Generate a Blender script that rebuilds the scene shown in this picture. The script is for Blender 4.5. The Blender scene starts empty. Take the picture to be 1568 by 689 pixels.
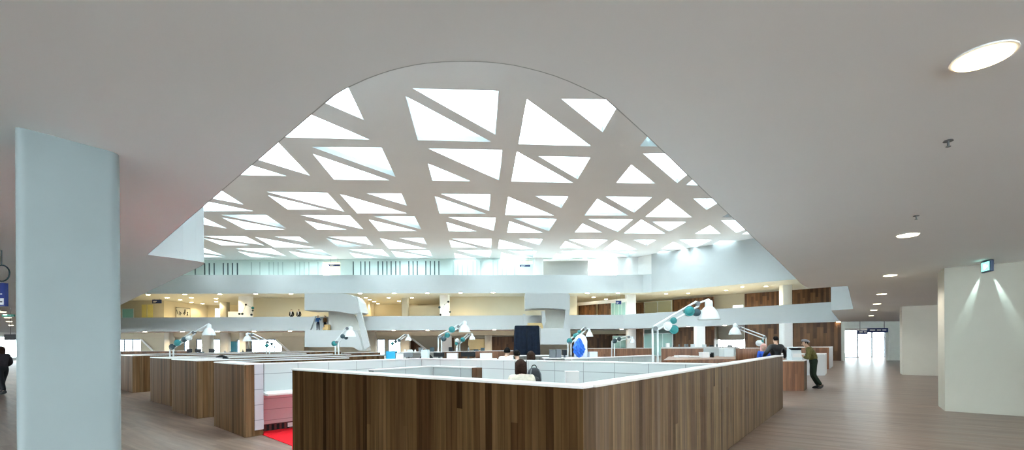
import bpy, bmesh, math, random
from mathutils import Vector, Matrix
from mathutils.geometry import tessellate_polygon
random.seed(7)
C = bpy.context.scene.collection
PI = math.pi
# ------------------------------------------------------------------ camera geometry
F, CX, CY, RL, EYE = 710.0, 784.0, 526.2, 0.006, 1.6
def pr(px, py):
    dx, dy = px - CX, CY - py
    return dx + dy * RL, dy - dx * RL
def g(px, py, z=0.0):
    """world x, y of what is seen at a pixel when it lies at height z"""
    x, y = pr(px, py); Y = (z - EYE) * F / y
    return Vector((x * Y / F, Y))
def at(px, py, Y):
    x, y = pr(px, py)
    return Vector((x * Y / F, Y, EYE + y * Y / F))
def g3(px, py, z):
    p = g(px, py, z); return Vector((p.x, p.y, z))

# ------------------------------------------------------------------ materials
MATS = {}
def nodes(name):
    m = bpy.data.materials.new(name); m.use_nodes = True
    nt = m.node_tree; b = nt.nodes['Principled BSDF']
    MATS[name] = m
    return m, nt, b
def plain(name, col, rough=0.5, metal=0.0, var=0.03, scale=3.0, spec=0.5):
    m, nt, b = nodes(name)
    b.inputs['Roughness'].default_value = rough; b.inputs['Metallic'].default_value = metal
    b.inputs['Specular IOR Level'].default_value = spec
    tc = nt.nodes.new('ShaderNodeTexCoord'); n = nt.nodes.new('ShaderNodeTexNoise'); n.inputs['Scale'].default_value = scale
    n.inputs['Detail'].default_value = 4
    r = nt.nodes.new('ShaderNodeValToRGB')
    r.color_ramp.elements[0].position = .3; r.color_ramp.elements[1].position = .7
    r.color_ramp.elements[0].color = tuple(max(0, c * (1 - var)) for c in col) + (1,)
    r.color_ramp.elements[1].color = tuple(min(1, c * (1 + var)) for c in col) + (1,)
    nt.links.new(tc.outputs['Object'], n.inputs['Vector']); nt.links.new(n.outputs['Fac'], r.inputs['Fac'])
    nt.links.new(r.outputs['Color'], b.inputs['Base Color'])
    return m
def emis(name, col, s):
    m, nt, b = nodes(name)
    b.inputs['Base Color'].default_value = (0, 0, 0, 1); b.inputs['Roughness'].default_value = 1
    b.inputs['Emission Color'].default_value = tuple(col) + (1,); b.inputs['Emission Strength'].default_value = s
    return m
def glass(name, col=(.8, .95, .93), mix=.75):
    m, nt, b = nodes(name)
    b.inputs['Base Color'].default_value = tuple(col) + (1,); b.inputs['Roughness'].default_value = .12
    t = nt.nodes.new('ShaderNodeBsdfTransparent'); t.inputs['Color'].default_value = tuple(col) + (1,)
    mx = nt.nodes.new('ShaderNodeMixShader'); mx.inputs['Fac'].default_value = mix
    nt.links.new(b.outputs[0], mx.inputs[1]); nt.links.new(t.outputs[0], mx.inputs[2])
    nt.links.new(mx.outputs[0], nt.nodes['Material Output'].inputs['Surface'])
    return m
def planks(name, cols, width, along, length=2.4, rough=.35, seam=.15, grain=(1, 1, 1), spec=.5, bump=0.0, rotz=0.0):
    """strips of 'width' across axis 0 of (across, along), cut at 'length'; colour by strip, fine grain"""
    m, nt, b = nodes(name); L = nt.links.new; N = nt.nodes.new
    tc = N('ShaderNodeTexCoord'); mp = N('ShaderNodeMapping'); mp.inputs['Rotation'].default_value = (0, 0, rotz)
    L(tc.outputs['Object'], mp.inputs['Vector'])
    s = N('ShaderNodeSeparateXYZ'); L(mp.outputs[0], s.inputs[0])
    ac = s.outputs['Y'] if along == 'X' else s.outputs['X']
    al = s.outputs['Z'] if along == 'Z' else s.outputs['X']
    def mt(op, a, bb=None):
        n = N('ShaderNodeMath'); n.operation = op
        for i, v in ((0, a), (1, bb)):
            if v is None: continue
            if isinstance(v, (int, float)): n.inputs[i].default_value = v
            else: L(v, n.inputs[i])
        return n.outputs[0]
    u = mt('DIVIDE', ac, width); i = mt('FLOOR', u); fr = mt('FRACT', u)
    w1 = N('ShaderNodeTexWhiteNoise'); w1.noise_dimensions = '1D'; L(i, w1.inputs['W'])
    v = mt('ADD', mt('DIVIDE', al, length), mt('MULTIPLY', w1.outputs['Value'], 7.0)); j = mt('FLOOR', v)
    cb = N('ShaderNodeCombineXYZ'); L(i, cb.inputs[0]); L(j, cb.inputs[1])
    w2 = N('ShaderNodeTexWhiteNoise'); w2.noise_dimensions = '2D'; L(cb.outputs[0], w2.inputs['Vector'])
    r = N('ShaderNodeValToRGB'); r.color_ramp.interpolation = 'LINEAR'
    while len(r.color_ramp.elements) < len(cols): r.color_ramp.elements.new(.5)
    for k, c in enumerate(cols):
        r.color_ramp.elements[k].position = k / (len(cols) - 1); r.color_ramp.elements[k].color = tuple(c) + (1,)
    L(w2.outputs['Value'], r.inputs['Fac'])
    mp2 = N('ShaderNodeMapping'); mp2.inputs['Rotation'].default_value = (0, 0, 0); mp2.inputs['Scale'].default_value = grain
    L(mp.outputs[0], mp2.inputs['Vector'])
    n = N('ShaderNodeTexNoise'); n.inputs['Scale'].default_value = 1; n.inputs['Detail'].default_value = 5; L(mp2.outputs[0], n.inputs['Vector'])
    mr = N('ShaderNodeMapRange'); mr.inputs['To Min'].default_value = .72; mr.inputs['To Max'].default_value = 1.28; mr.inputs['From Min'].default_value = .3; mr.inputs['From Max'].default_value = .7
    L(n.outputs['Fac'], mr.inputs['Value'])
    edge = mt('LESS_THAN', mt('ABSOLUTE', mt('SUBTRACT', fr, .5)), .5 - seam * .12)
    e2 = mt('ADD', mt('MULTIPLY', edge, seam), 1 - seam)
    k = mt('MULTIPLY', mr.outputs[0], e2)
    vm = N('ShaderNodeVectorMath'); vm.operation = 'SCALE'; L(r.outputs['Color'], vm.inputs[0]); L(k, vm.inputs['Scale'])
    L(vm.outputs[0], b.inputs['Base Color'])
    b.inputs['Roughness'].default_value = rough; b.inputs['Specular IOR Level'].default_value = spec
    return m
def panelled(name, col, w, h, line=.62, rough=.35):
    """painted panels with thin joints every w along local x and h along z"""
    m, nt, b = nodes(name); L = nt.links.new; N = nt.nodes.new
    tc = N('ShaderNodeTexCoord'); s = N('ShaderNodeSeparateXYZ'); L(tc.outputs['Object'], s.inputs[0])
    def joint(sock, step, t):
        a = N('ShaderNodeMath'); a.operation = 'DIVIDE'; L(sock, a.inputs[0]); a.inputs[1].default_value = step
        f = N('ShaderNodeMath'); f.operation = 'FRACT'; L(a.outputs[0], f.inputs[0])
        c = N('ShaderNodeMath'); c.operation = 'GREATER_THAN'; L(f.outputs[0], c.inputs[0]); c.inputs[1].default_value = t / step
        return c.outputs[0]
    mn = N('ShaderNodeMath'); mn.operation = 'MINIMUM'; L(joint(s.outputs['X'], w, .012), mn.inputs[0]); L(joint(s.outputs['Z'], h, .012), mn.inputs[1])
    mx = N('ShaderNodeMix'); mx.data_type = 'RGBA'; L(mn.outputs[0], mx.inputs['Factor'])
    mx.inputs['A'].default_value = tuple(c * line for c in col) + (1,); mx.inputs['B'].default_value = tuple(col) + (1,)
    L(mx.outputs['Result'], b.inputs['Base Color']); b.inputs['Roughness'].default_value = rough
    return m

WHITE = plain('white_paint', (.86, .86, .86), .6, var=.01)
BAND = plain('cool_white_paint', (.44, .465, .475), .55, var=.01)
CEIL = plain('ceiling_plaster', (.87, .89, .90), .8, var=.012, scale=.6, spec=.2)
ROOF = plain('roof_plaster', (.90, .91, .935), .85, var=.01, scale=.5, spec=.2)
SHAFT = plain('skylight_white', (.80, .85, .86), .7, var=.01)
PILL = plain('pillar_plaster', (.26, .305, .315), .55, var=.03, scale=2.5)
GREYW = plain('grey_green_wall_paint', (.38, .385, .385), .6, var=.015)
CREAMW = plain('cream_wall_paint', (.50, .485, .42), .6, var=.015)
BEIGE = plain('warm_lit_beige_wall', (.60, .54, .41), .7, var=.03, scale=.5)  # beige wall, its warmth partly the gallery lamplight put into the colour
WALNUT = planks('walnut_strips', [(.022, .0105, .0045), (.052, .026, .0105), (.073, .04, .0165), (.036, .017, .007), (.10, .056, .025)], .072, 'Z', 9, .5, .35, (26, 26, 1.2), spec=0)
WALNUT3 = planks('warm_walnut_strips', [(.060, .028, .012), (.115, .058, .026), (.15, .080, .038), (.085, .043, .019), (.175, .105, .056)], .10, 'Z', 9, .5, .3, (22, 22, 1.0), spec=.02)
WALNUT2 = planks('lighter_walnut_strips', [(.052, .030, .016), (.11, .068, .036), (.155, .105, .058), (.08, .046, .027), (.13, .092, .062)], .078, 'Z', 9, .5, .3, (26, 26, 1.2), spec=.15)  # lighter and greyer than the plain walnut strips
DWOOD = planks('dark_wood_cladding', [(.045, .02, .01), (.11, .052, .022), (.15, .075, .035), (.075, .034, .017)], .25, 'Z', 2.0, .45, .3, (3, 3, .5), spec=.3)
FLOORM = planks('timber_floor', [(.13, .088, .066), (.19, .130, .100), (.165, .122, .100), (.225, .157, .123), (.185, .145, .123)], .11, 'X', 1.9, .33, .22, (1.2, 14, 1), rotz=math.radians(36.5), spec=.5)
REDC = plain('red_carpet_pile', (.62, .012, .02), .95, var=.25, scale=120, spec=.1)
CAP = plain('white_solid_surface', (.66, .635, .625), .3, var=.01)
INNER = panelled('white_panels', (.48, .51, .51), .62, .53, .5)
LOCKER = panelled('white_lockers', (.44, .45, .49), 3.0, .27, .55)
UNDER = panelled('red_bounce_underdesk_panels', (.55, .42, .44), 1.15, .2, .6)  # white panels tinted pink for the red bounce off the carpet
DARK = plain('dark_plastic', (.012, .014, .016), .5, spec=.2)
GREYM = plain('grey_plastic', (.13, .14, .15), .45, spec=.3)
LWHITE = plain('lamp_enamel', (.60, .63, .64), .25, var=.01)
TEAL = plain('teal_enamel', (.008, .17, .175), .4)
DTEAL = plain('dark_slate_enamel', (.015, .042, .055), .4)
NAVYC = plain('navy_black_cloth', (.010, .015, .027), .9, var=.3, scale=6, spec=.1)
SKIN = plain('skin', (.50, .30, .21), .55)
GLASST = glass('green_tinted_glass', (.62, .88, .84), .55)
GLASSC = glass('clear_glass', (.93, .98, .98), .88)
SIGNB = plain('navy_sign', (.008, .022, .11), .4)
DL = emis('downlight_glow', (1.0, .86, .58), 9)
DLF = emis('far_downlight_glow', (1.0, .88, .62), 24)
DLN = emis('near_downlight_glow', (1.0, .82, .50), 6)

# ------------------------------------------------------------------ mesh helpers
class MB:
    def __init__(s): s.bm = bmesh.new()
    def box(s, a, b, rot=None):
        a, b = Vector(a), Vector(b)
        vs = [s.bm.verts.new((x, y, z)) for z in (a.z, b.z) for y in (a.y, b.y) for x in (a.x, b.x)]
        for f in ((0, 2, 3, 1), (4, 5, 7, 6), (0, 1, 5, 4), (2, 6, 7, 3), (0, 4, 6, 2), (1, 3, 7, 5)):
            s.bm.faces.new([vs[i] for i in f])
        if rot is not None: bmesh.ops.transform(s.bm, matrix=rot, verts=vs)
        return s
    def prism(s, pts, z0, z1):
        lo = [s.bm.verts.new((p[0], p[1], z0)) for p in pts]; hi = [s.bm.verts.new((p[0], p[1], z1)) for p in pts]
        n = len(pts)
        s.bm.faces.new(lo[::-1]); s.bm.faces.new(hi)
        for i in range(n): s.bm.faces.new((lo[i], lo[(i + 1) % n], hi[(i + 1) % n], hi[i]))
        return s
    def face3(s, front, back):
        """closed solid between two matching outlines of 3-D points"""
        a = [s.bm.verts.new(p) for p in front]; b = [s.bm.verts.new(p) for p in back]; n = len(a)
        s.bm.faces.new(a[::-1]); s.bm.faces.new(b)
        for i in range(n): s.bm.faces.new((a[i], a[(i + 1) % n], b[(i + 1) % n], b[i]))
        return s
    def tube(s, p, q, r, r2=None, n=12):
        p, q = Vector(p), Vector(q); d = q - p; L = d.length
        if L < 1e-6: return s
        q4 = d.to_track_quat('Z', 'Y').to_matrix().to_4x4()
        bmesh.ops.create_cone(s.bm, cap_ends=True, segments=n, radius1=r, radius2=r if r2 is None else r2, depth=L,
                              matrix=Matrix.Translation((p + q) / 2) @ q4)
        return s
    def ball(s, c, r, sc=(1, 1, 1), n=16):
        bmesh.ops.create_uvsphere(s.bm, u_segments=n, v_segments=max(6, n // 2 + 2), radius=r,
                                  matrix=Matrix.Translation(Vector(c)) @ Matrix.Diagonal((sc[0], sc[1], sc[2], 1)))
        return s
    def lathe(s, prof, c=(0, 0, 0), n=32, M=None):
        c = Vector(c); rings = []
        for r, z in prof:
            rings.append([s.bm.verts.new((c.x + r * math.cos(2 * PI * k / n), c.y + r * math.sin(2 * PI * k / n), c.z + z)) for k in range(n)])
        for a, b in zip(rings, rings[1:]):
            for k in range(n): s.bm.faces.new((a[k], a[(k + 1) % n], b[(k + 1) % n], b[k]))
        s.bm.faces.new(rings[0][::-1]); s.bm.faces.new(rings[-1])
        if M is not None: bmesh.ops.transform(s.bm, matrix=M, verts=[v for r in rings for v in r])
        return s
    def build(s, name, mat, parent=None, loc=(0, 0, 0), rz=0.0, smooth=False, bevel=0.0, rot=None):
        bmesh.ops.recalc_face_normals(s.bm, faces=s.bm.faces)
        me = bpy.data.meshes.new(name); s.bm.to_mesh(me); s.bm.free()
        me.materials.append(mat)
        if smooth:
            for p in me.polygons: p.use_smooth = True
            try: me.set_sharp_from_angle(angle=math.radians(40))
            except Exception: pass
        o = bpy.data.objects.new(name, me); C.objects.link(o)
        o.location = loc; o.rotation_euler = (0, 0, rz) if rot is None else rot
        if parent: o.parent = parent
        if bevel:
            b = o.modifiers.new('b', 'BEVEL'); b.width = bevel; b.segments = 2; b.limit_method = 'ANGLE'
        return o
def empty(name, loc, rz=0.0):
    o = bpy.data.objects.new(name, None); C.objects.link(o); o.location = loc; o.rotation_euler = (0, 0, rz); o.empty_display_size = .1
    return o
def tag(o, label, cat, group=None, kind=None):
    o['label'] = label; o['category'] = cat
    if group: o['group'] = group
    if kind: o['kind'] = kind
    return o
def S(o):
    o['kind'] = 'structure'; return o
def thing(name, label, cat, loc, rz=0.0, group=None):
    return tag(empty(name, loc, rz), label, cat, group)

# wall segment between two plan points, local x runs along it, local y = 0 is the face toward 'front'
def seg(name, p, q, z0, z1, th, mat, parent=None, off=0.0):
    p, q = Vector(p[:2]), Vector(q[:2]); d = q - p; L = d.length; a = math.atan2(d.y, d.x)
    mb = MB().box((0, off, 0), (L, off + th, z1 - z0))
    return mb.build(name, mat, parent, (p.x, p.y, z0), a)

def holed_slab(name, outer, holes, z0, z1, mat):
    loops = [outer] + holes
    lst = [[Vector((p[0], p[1], 0)) for p in l] for l in loops]
    tris = tessellate_polygon(lst)
    flat = [p for l in loops for p in l]
    bm = bmesh.new()
    lo = [bm.verts.new((p[0], p[1], z0)) for p in flat]; hi = [bm.verts.new((p[0], p[1], z1)) for p in flat]
    for t in tris:
        try: bm.faces.new([lo[i] for i in t])
        except ValueError: pass
        try: bm.faces.new([hi[i] for i in reversed(t)])
        except ValueError: pass
    k = 0
    for l in loops:
        n = len(l)
        for i in range(n):
            try: bm.faces.new((lo[k + i], lo[k + (i + 1) % n], hi[k + (i + 1) % n], hi[k + i]))
            except ValueError: pass
        k += n
    m = MB(); m.bm.free(); m.bm = bm
    return m.build(name, mat)

# ================================================================== THE SHELL
ZC = 3.27          # ground floor ceiling
ZP1 = 4.93         # top of first gallery parapet
Z2, ZP2 = 7.75, 9.97
ZR = 12.4
floor = S(MB().box((-75, -16, -.3), (48, 72, 0)).build('floor', FLOORM))

# near / side edge of the void, traced on the ceiling
arch = [(225, 390), (293, 330.5), (368.7, 265.9), (440, 205), (495, 158), (511, 145), (526, 136.2), (542.8, 128.3), (560, 120.5), (579, 113.4), (597, 107.6), (615.4, 102.9), (633, 99.2), (651.7, 96.3),
        (675, 94.3), (700, 93.4), (725, 93.6), (745, 94.4), (766, 96.3), (788, 99.5), (808.3, 104), (830, 109.6), (850.3, 115.8), (872, 124.2), (892.4, 133.4), (913, 143), (930.3, 152.6),
        (945, 165.4), (993.4, 209.5), (1090, 302.5), (1161.7, 370.5), (1193, 400), (1219, 426), (1227, 434.5), (1235, 440), (1245, 441)]
V = [g(x, y, ZC) for x, y in arch]
rightpen = [g(1299, 438, ZC), g(1307, 473, ZC), g(1290, 474.2, ZC), g(1273, 475.5, ZC), g(1287, 492.3, ZC)]
farright = g(960, 502.7, ZC)
FY = 54.6
farR = Vector((farright.x, FY)); farL = Vector((-50.5, FY))
leftpen = [g(182, 468, ZC), g(306, 408, ZC), g(311.5, 404.5, ZC), g(311, 402, ZC), g(300, 400, ZC), g(280, 397, ZC)]
void1 = [tuple(v) for v in V + rightpen + [farR, farL] + leftpen]
ceiling = S(holed_slab('ceiling', [(-75, -16), (48, -16), (48, 72), (-75, 72)], [void1], ZC, 4.2, CEIL))

def ring(name, pts, z0, z1, th, mat, closed=True, inner=True):
    """solid wall standing along a polyline, offset outwards by th"""
    P = [Vector(p) for p in pts]; n = len(P)
    area = sum(P[i].x * P[(i + 1) % n].y - P[(i + 1) % n].x * P[i].y for i in range(n)) if closed else 1
    sg = 1 if area > 0 else -1
    off = []
    for i in range(n):
        a = P[i - 1] if (closed or i > 0) else P[i] * 2 - P[i + 1]
        b = P[(i + 1) % n] if (closed or i < n - 1) else P[i] * 2 - P[i - 1]
        d1 = (P[i] - a).normalized(); d2 = (b - P[i]).normalized()
        n1 = Vector((d1.y, -d1.x)) * sg; n2 = Vector((d2.y, -d2.x)) * sg
        m = n1 + n2; m = n1 if m.length < 1e-3 else m.normalized()
        c = max(.5, m.dot(n1)); off.append(P[i] + m * th / c)
    mb = MB(); bm = mb.bm
    A = [[bm.verts.new((p.x, p.y, z)) for p in P] for z in (z0, z1)]; B = [[bm.verts.new((p.x, p.y, z)) for p in off] for z in (z0, z1)]
    R = range(n if closed else n - 1)
    for i in R:
        j = (i + 1) % n
        bm.faces.new((A[0][i], A[0][j], A[1][j], A[1][i])); bm.faces.new((B[0][i], B[0][j], B[1][j], B[1][i]))
        bm.faces.new((A[1][i], A[1][j], B[1][j], B[1][i])); bm.faces.new((A[0][i], A[0][j], B[0][j], B[0][i]))
    if not closed:
        for i in (0, n - 1): bm.faces.new((A[0][i], A[1][i], B[1][i], B[0][i]))
    return mb.build(name, mat)
def shift(pts, d):
    P = [Vector(p) for p in pts]; n = len(P)
    sg = 1 if sum(P[i].x * P[(i + 1) % n].y - P[(i + 1) % n].x * P[i].y for i in range(n)) > 0 else -1
    out = []
    for i in range(n):
        d1 = (P[i] - P[i - 1]).normalized(); d2 = (P[(i + 1) % n] - P[i]).normalized()
        n1 = Vector((d1.y, -d1.x)) * sg; n2 = Vector((d2.y, -d2.x)) * sg
        m = n1 + n2; m = n1 if m.length < 1e-3 else m.normalized()
        out.append(tuple(P[i] + m * d / max(.5, m.dot(n1))))
    return out
# first gallery fascia and parapet, in one ring flush with the ceiling's underside
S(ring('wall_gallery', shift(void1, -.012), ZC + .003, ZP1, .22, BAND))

# second gallery
f2L = g(182, 449.6, Z2); f2R = g(955, 448.6, Z2); f2b = g(985, 448.3, Z2); f2c = g(1219, 427.4, Z2)
f2d = (f2c - f2b).normalized() * 5 + f2c
e2 = Vector((-50.5, 54.2))
NEAR2 = [(-8, 1.5), (-3, -.5), (4, -.5), (9, 8)]
void2 = [f2L + Vector((-4, 0)), (-14, 10)] + NEAR2 + [(f2d.x + 2, f2d.y - 3), tuple(f2d), tuple(f2c), tuple(f2b + Vector((.9, -.5))), tuple(f2b), tuple(f2R)]
void2 = [tuple(p) for p in void2]
S(holed_slab('ceiling_upper', [(-75, -16), (48, -16), (48, 72), (-75, 72)], [void2], Z2, Z2 + .4, CREAMW))
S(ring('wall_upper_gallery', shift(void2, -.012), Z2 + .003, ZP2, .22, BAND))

# ---- skylit roof ---------------------------------------------------
tri = [
 [(430,128),(530,128),(557.6,183.9)], [(330,114),(425,209.5),(565.9,213.6)], [(283,210),(417.6,210),(474.9,268.9)], [(291,225),(355,267.5),(439,269.4)],
 [(476.8,224.7),(584.3,226),(605.5,270.8),1], [(478.7,235.5),(511.7,275.1),(596.6,276)], [(408.3,293.6),(501.3,295.3),(527.7,324.2)], [(410.2,299),(440.4,320.8),(500.4,321)],
 [(520.1,296.9),(546.7,326.2),(623.7,326.7)], [(561,296),(614.5,296.5),(623.2,314.8)], [(243,288),(332.8,288),(373.2,313.1)], [(230,291),(300,323),(388,323)],
 [(338.3,328.8),(408,329.1),(438.5,349.7),1], [(340.1,333.1),(375.3,351.4),(436.8,351.4)], [(224,329),(302.7,329),(347.4,349.7)], [(459.4,329.1),(535.7,330),(556.7,351.1)],
 [(466.4,337.5),(485.5,351.4),(531.4,351.4)], [(572,331),(635,331.7),(645.2,351.4),1], [(564.8,336.3),(579.8,353.7),(638.5,353.7)], [(311,361.2),(375.8,361.9),(404.5,375.8)],
 [(311,364.6),(339.2,375.5),(382.8,375.5)], [(390.6,362.8),(420.2,378.8),(480.3,378.8)], [(420.2,362.2),(458.2,362.4),(473.3,372)], [(501.8,362.4),(560.1,362.8),(571.5,375.8)],
 [(499.2,364.8),(518.3,378.4),(556,376.8),1], [(581.9,364.8),(595,380.2),(653.3,380.5)], [(610.7,364.1),(648.1,364.3),(653.7,374.1)], [(270,380),(312,380),(345,391.7)],
 [(294,387.5),(310,394),(346,394)], [(360.1,380.5),(415.9,380.7),(438.5,392)], [(364.5,385),(385.4,393.8),(420.2,393.8)], [(452,381.6),(491.3,381.9),(508.7,392.5),1],
 [(442,384.5),(459.4,394),(505,394.3)], [(532.3,381.6),(585.4,382.1),(597.6,393.3)], [(534.9,386.6),(543.6,394.3),(578.4,394.3)], [(599.3,384.2),(607.2,394),(659,394)],
 [(619.4,383.7),(657.7,383.9),(662,392.3)], [(631.8,135.3),(763.3,139.5),(758.4,205.9)], [(620.8,147),(640,214.6),(752,217),1], [(656,227.5),(769.3,229.8),(764.2,276)],
 [(655.2,250.4),(662.1,276.3),(720.7,277.4)], [(674.8,296.9),(751,297.8),(748.9,323)], [(665.6,300.4),(672.8,327),(744.5,327.4),1], [(686.1,332.2),(759,333.4),(756.1,353.3)],
 [(683.7,340.2),(687.3,354.1),(730.8,354.1)], [(691.2,365.6),(752.9,366),(752.2,379.8)], [(688,367.8),(691.2,378.8),(731.8,378.8)], [(699.2,383.2),(751.9,383.5),(750.7,394.6)],
 [(695.3,387.5),(697,395.4),(729.7,395.4)], [(807,152.1),(793.9,220.6),(905.4,223.6)], [(859.3,151.3),(951,153),(922.9,202.3)], [(791.8,232.4),(783,277.7),(877.6,279.8)],
 [(824.1,238.9),(904,241.1),(884.5,274.2)], [(778.3,301.5),(773.5,329),(848.7,330)], [(819.2,300),(870.2,300.7),(859.6,318.3)], [(786.3,334.1),(852.7,335.1),(840.4,354),1],
 [(780,338.8),(776.4,356.3),(832.4,356.3)], [(764.8,366.8),(762.6,380.6),(816.5,381)], [(794.3,365.7),(831,366),(825.9,375.5)], [(777,383.9),(822.6,384.2),(816,394.6),1],
 [(767.7,386.6),(766.4,395.7),(806,395.7)], [(966.7,252.2),(943.9,279.7),(1003.6,280.9)], [(984.5,235),(1091,235),(1037,280.1)], [(1001,197),(979.6,224),(1040,225),1],
 [(1066,270),(1050.7,283.2),(1100,284)], [(927.3,300.9),(998.3,302),(970.9,325.6)], [(914.7,304.4),(895,329.9),(962,329.9),1], [(1022,304.4),(988.4,331.8),(1059.8,332.8)],
 [(1061.7,304),(1110,304),(1081.7,321.4)], [(900.7,335.2),(969.3,335.8),(945.8,355.1)], [(982,336.3),(955.4,357),(1018.8,357.4)], [(998.8,339.5),(1050.7,339.8),(1024.7,354.6)],
 [(891.9,342.4),(879.9,355.8),(922.2,355.8)], [(1087.4,345),(1064.1,357.8),(1103.7,357.8)], [(1104,337.4),(1176,337.4),(1127.6,356.7)], [(1116,326.5),(1104.5,333),(1135,333),1],
 [(1149,352),(1135.6,358.6),(1163,358.6)], [(870.6,366.9),(931,367.1),(911,380.5)], [(866,369),(857,379.7),(893.5,379.9)], [(942.2,367.7),(923.8,382.3),(976.5,382.6)],
 [(970,367.1),(1005.2,367.1),(990.4,376.2)], [(1031.4,370.3),(1012.4,381.5),(1053,381.8)], [(1040.3,367.1),(1090,367.1),(1063.8,379.2)], [(859,384.2),(909.4,384.2),(896.7,395.4)],
 [(852.5,388.2),(846,395.6),(878.3,395.6)], [(923.8,387.4),(912.1,395.9),(950.1,395.9)], [(936,385),(975.7,385.3),(963,394.3),1], [(1011,384.2),(1042,384.4),(1001,391)], [(1102,368.7),(1140,368.9),(1088,376)],
]
holes = []
for t in tri:
    d = 3.6 if len(t) == 4 else 1.3
    p = [g(x, y, ZR) for x, y in t[:3]]
    holes.append((p, d))
# unseen skylights added over the nearer roof to light the front desks
for gx in (-14, -7, 0, 7, 14):
    for gy in (3.5, 10.5):
        holes.append(([Vector((gx - 2.6, gy - 2.3)), Vector((gx + 2.4, gy - 2.3)), Vector((gx + 2.6, gy + 1.9))], 1.3))
        holes.append(([Vector((gx - 2.8, gy - 1.4)), Vector((gx - 2.4, gy + 2.6)), Vector((gx + 1.8, gy + 2.6))], 1.3))
for gx in range(-56, 42, 7):  # unseen side skylights, added to brighten the left white band
    for gy in (16, 23, 30, 37, 44, 51):
        k = gx / gy
        if (k < -.98 and gx + 3 < -.85 * (gy - 3)) or (k > .80 and gx - 3 > .66 * (gy + 3) and gx + gy < 66):
            holes.append(([Vector((gx - 2.6, gy - 2.3)), Vector((gx + 2.4, gy - 2.3)), Vector((gx + 2.6, gy + 1.9))], 1.3))
            holes.append(([Vector((gx - 2.8, gy - 1.4)), Vector((gx - 2.4, gy + 2.6)), Vector((gx + 1.8, gy + 2.6))], 1.3))
S(holed_slab('ceiling_skylit_roof', [(-62, -8), (44, -8), (44, 62), (-62, 62)], [[tuple(q) for q in p] for p, d in holes], ZR, ZR + .3, ROOF))
for i, (p, d) in enumerate(holes):
    c = sum(p, Vector((0, 0))) / 3
    w = empty('window_%d' % (i + 1), (c.x, c.y, ZR)); S(w)
    P = [q - c for q in p]
    mb = MB(); bm = mb.bm
    # shaft: three thin lining walls going up
    lo = [bm.verts.new((q.x, q.y, .02)) for q in P]; hi = [bm.verts.new((q.x, q.y, d)) for q in P]
    Q = [q * 1.02 for q in P]
    lo2 = [bm.verts.new((q.x, q.y, .02)) for q in Q]; hi2 = [bm.verts.new((q.x, q.y, d)) for q in Q]
    for k in range(3):
        j = (k + 1) % 3
        bm.faces.new((lo[k], lo[j], hi[j], hi[k])); bm.faces.new((lo2[k], lo2[j], hi2[j], hi2[k]))
        bm.faces.new((lo[k], lo[j], lo2[j], lo2[k])); bm.faces.new((hi[k], hi[j], hi2[j], hi2[k]))
    mb.build('skylight_shaft', SHAFT, w)
    MB().prism([q * 1.01 for q in P], d - .02, d + .02).build('pane', GLASSC, w)

# ---- outer walls and upper back walls ------------------------------
S(MB().box((-75, 71.7, 4.2), (48, 72, ZR + .3)).build('wall_back', BEIGE))
S(MB().box((-62.3, -8, ZC + .35), (-62, 62, ZR + .3)).build('wall_left', WHITE))
S(MB().box((44, -8, ZC + .35), (44.3, 62, ZR + .3)).build('wall_right', WHITE))
S(MB().box((-62, -8.3, ZC + .35), (44, -8, ZR + .3)).build('wall_front', WHITE))

def wall_open(name, p, q, z0, z1, ops, th, mat, parent=None):
    """wall from p to q with rectangular openings (s0, s1, zb, zt) measured along it"""
    p, q = Vector(p[:2]), Vector(q[:2]); d = q - p; L = d.length; a = math.atan2(d.y, d.x)
    mb = MB(); s = 0
    for s0, s1, zb, zt in sorted(ops):
        s0, s1 = max(s0, 0), min(s1, L)
        if s1 <= s0: continue
        if s0 > s: mb.box((s, 0, 0), (s0, th, z1 - z0))
        if zb > z0: mb.box((s0, 0, 0), (s1, th, zb - z0))
        if zt < z1: mb.box((s0, 0, zt - z0), (s1, th, z1 - z0))
        s = s1
    if s < L: mb.box((s, 0, 0), (L, th, z1 - z0))
    return mb.build(name, mat, parent, (p.x, p.y, z0), a)
WN = [len(holes)]
BLUEF = plain('blue_grey_window_frame', (.22, .30, .40), .5)
FRAMEM = plain('window_frame_white', (.62, .66, .68), .5)
def window(p, rz, w, z0, z1, cols=1, rows=1, th=.06, tint=None, fr=None, fw=.06):
    WN[0] += 1
    o = S(empty('window_%d' % WN[0], (p[0], p[1], z0), rz)); h = z1 - z0
    mb = MB().box((0, -th / 2, 0), (w, th / 2, fw)).box((0, -th / 2, h - fw), (w, th / 2, h))
    for k in range(cols + 1):
        x = k * (w - fw) / cols; mb.box((x, -th / 2, fw), (x + fw, th / 2, h - fw))
    for k in range(1, rows):
        z = h * k / rows
        for c in range(cols):
            x0 = c * (w - fw) / cols + fw; x1 = (c + 1) * (w - fw) / cols
            mb.box((x0, -th / 2 + .004, z - .025), (x1, th / 2 - .004, z + .025))
    mb.build('window_frame', fr or FRAMEM, o)
    MB().box((.03, -.008, .03), (w - .03, .008, h - .03)).build('pane', tint or GLASSC, o)
    return o
def bz(py, px, Y): return at(px, py, Y).z

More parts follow.
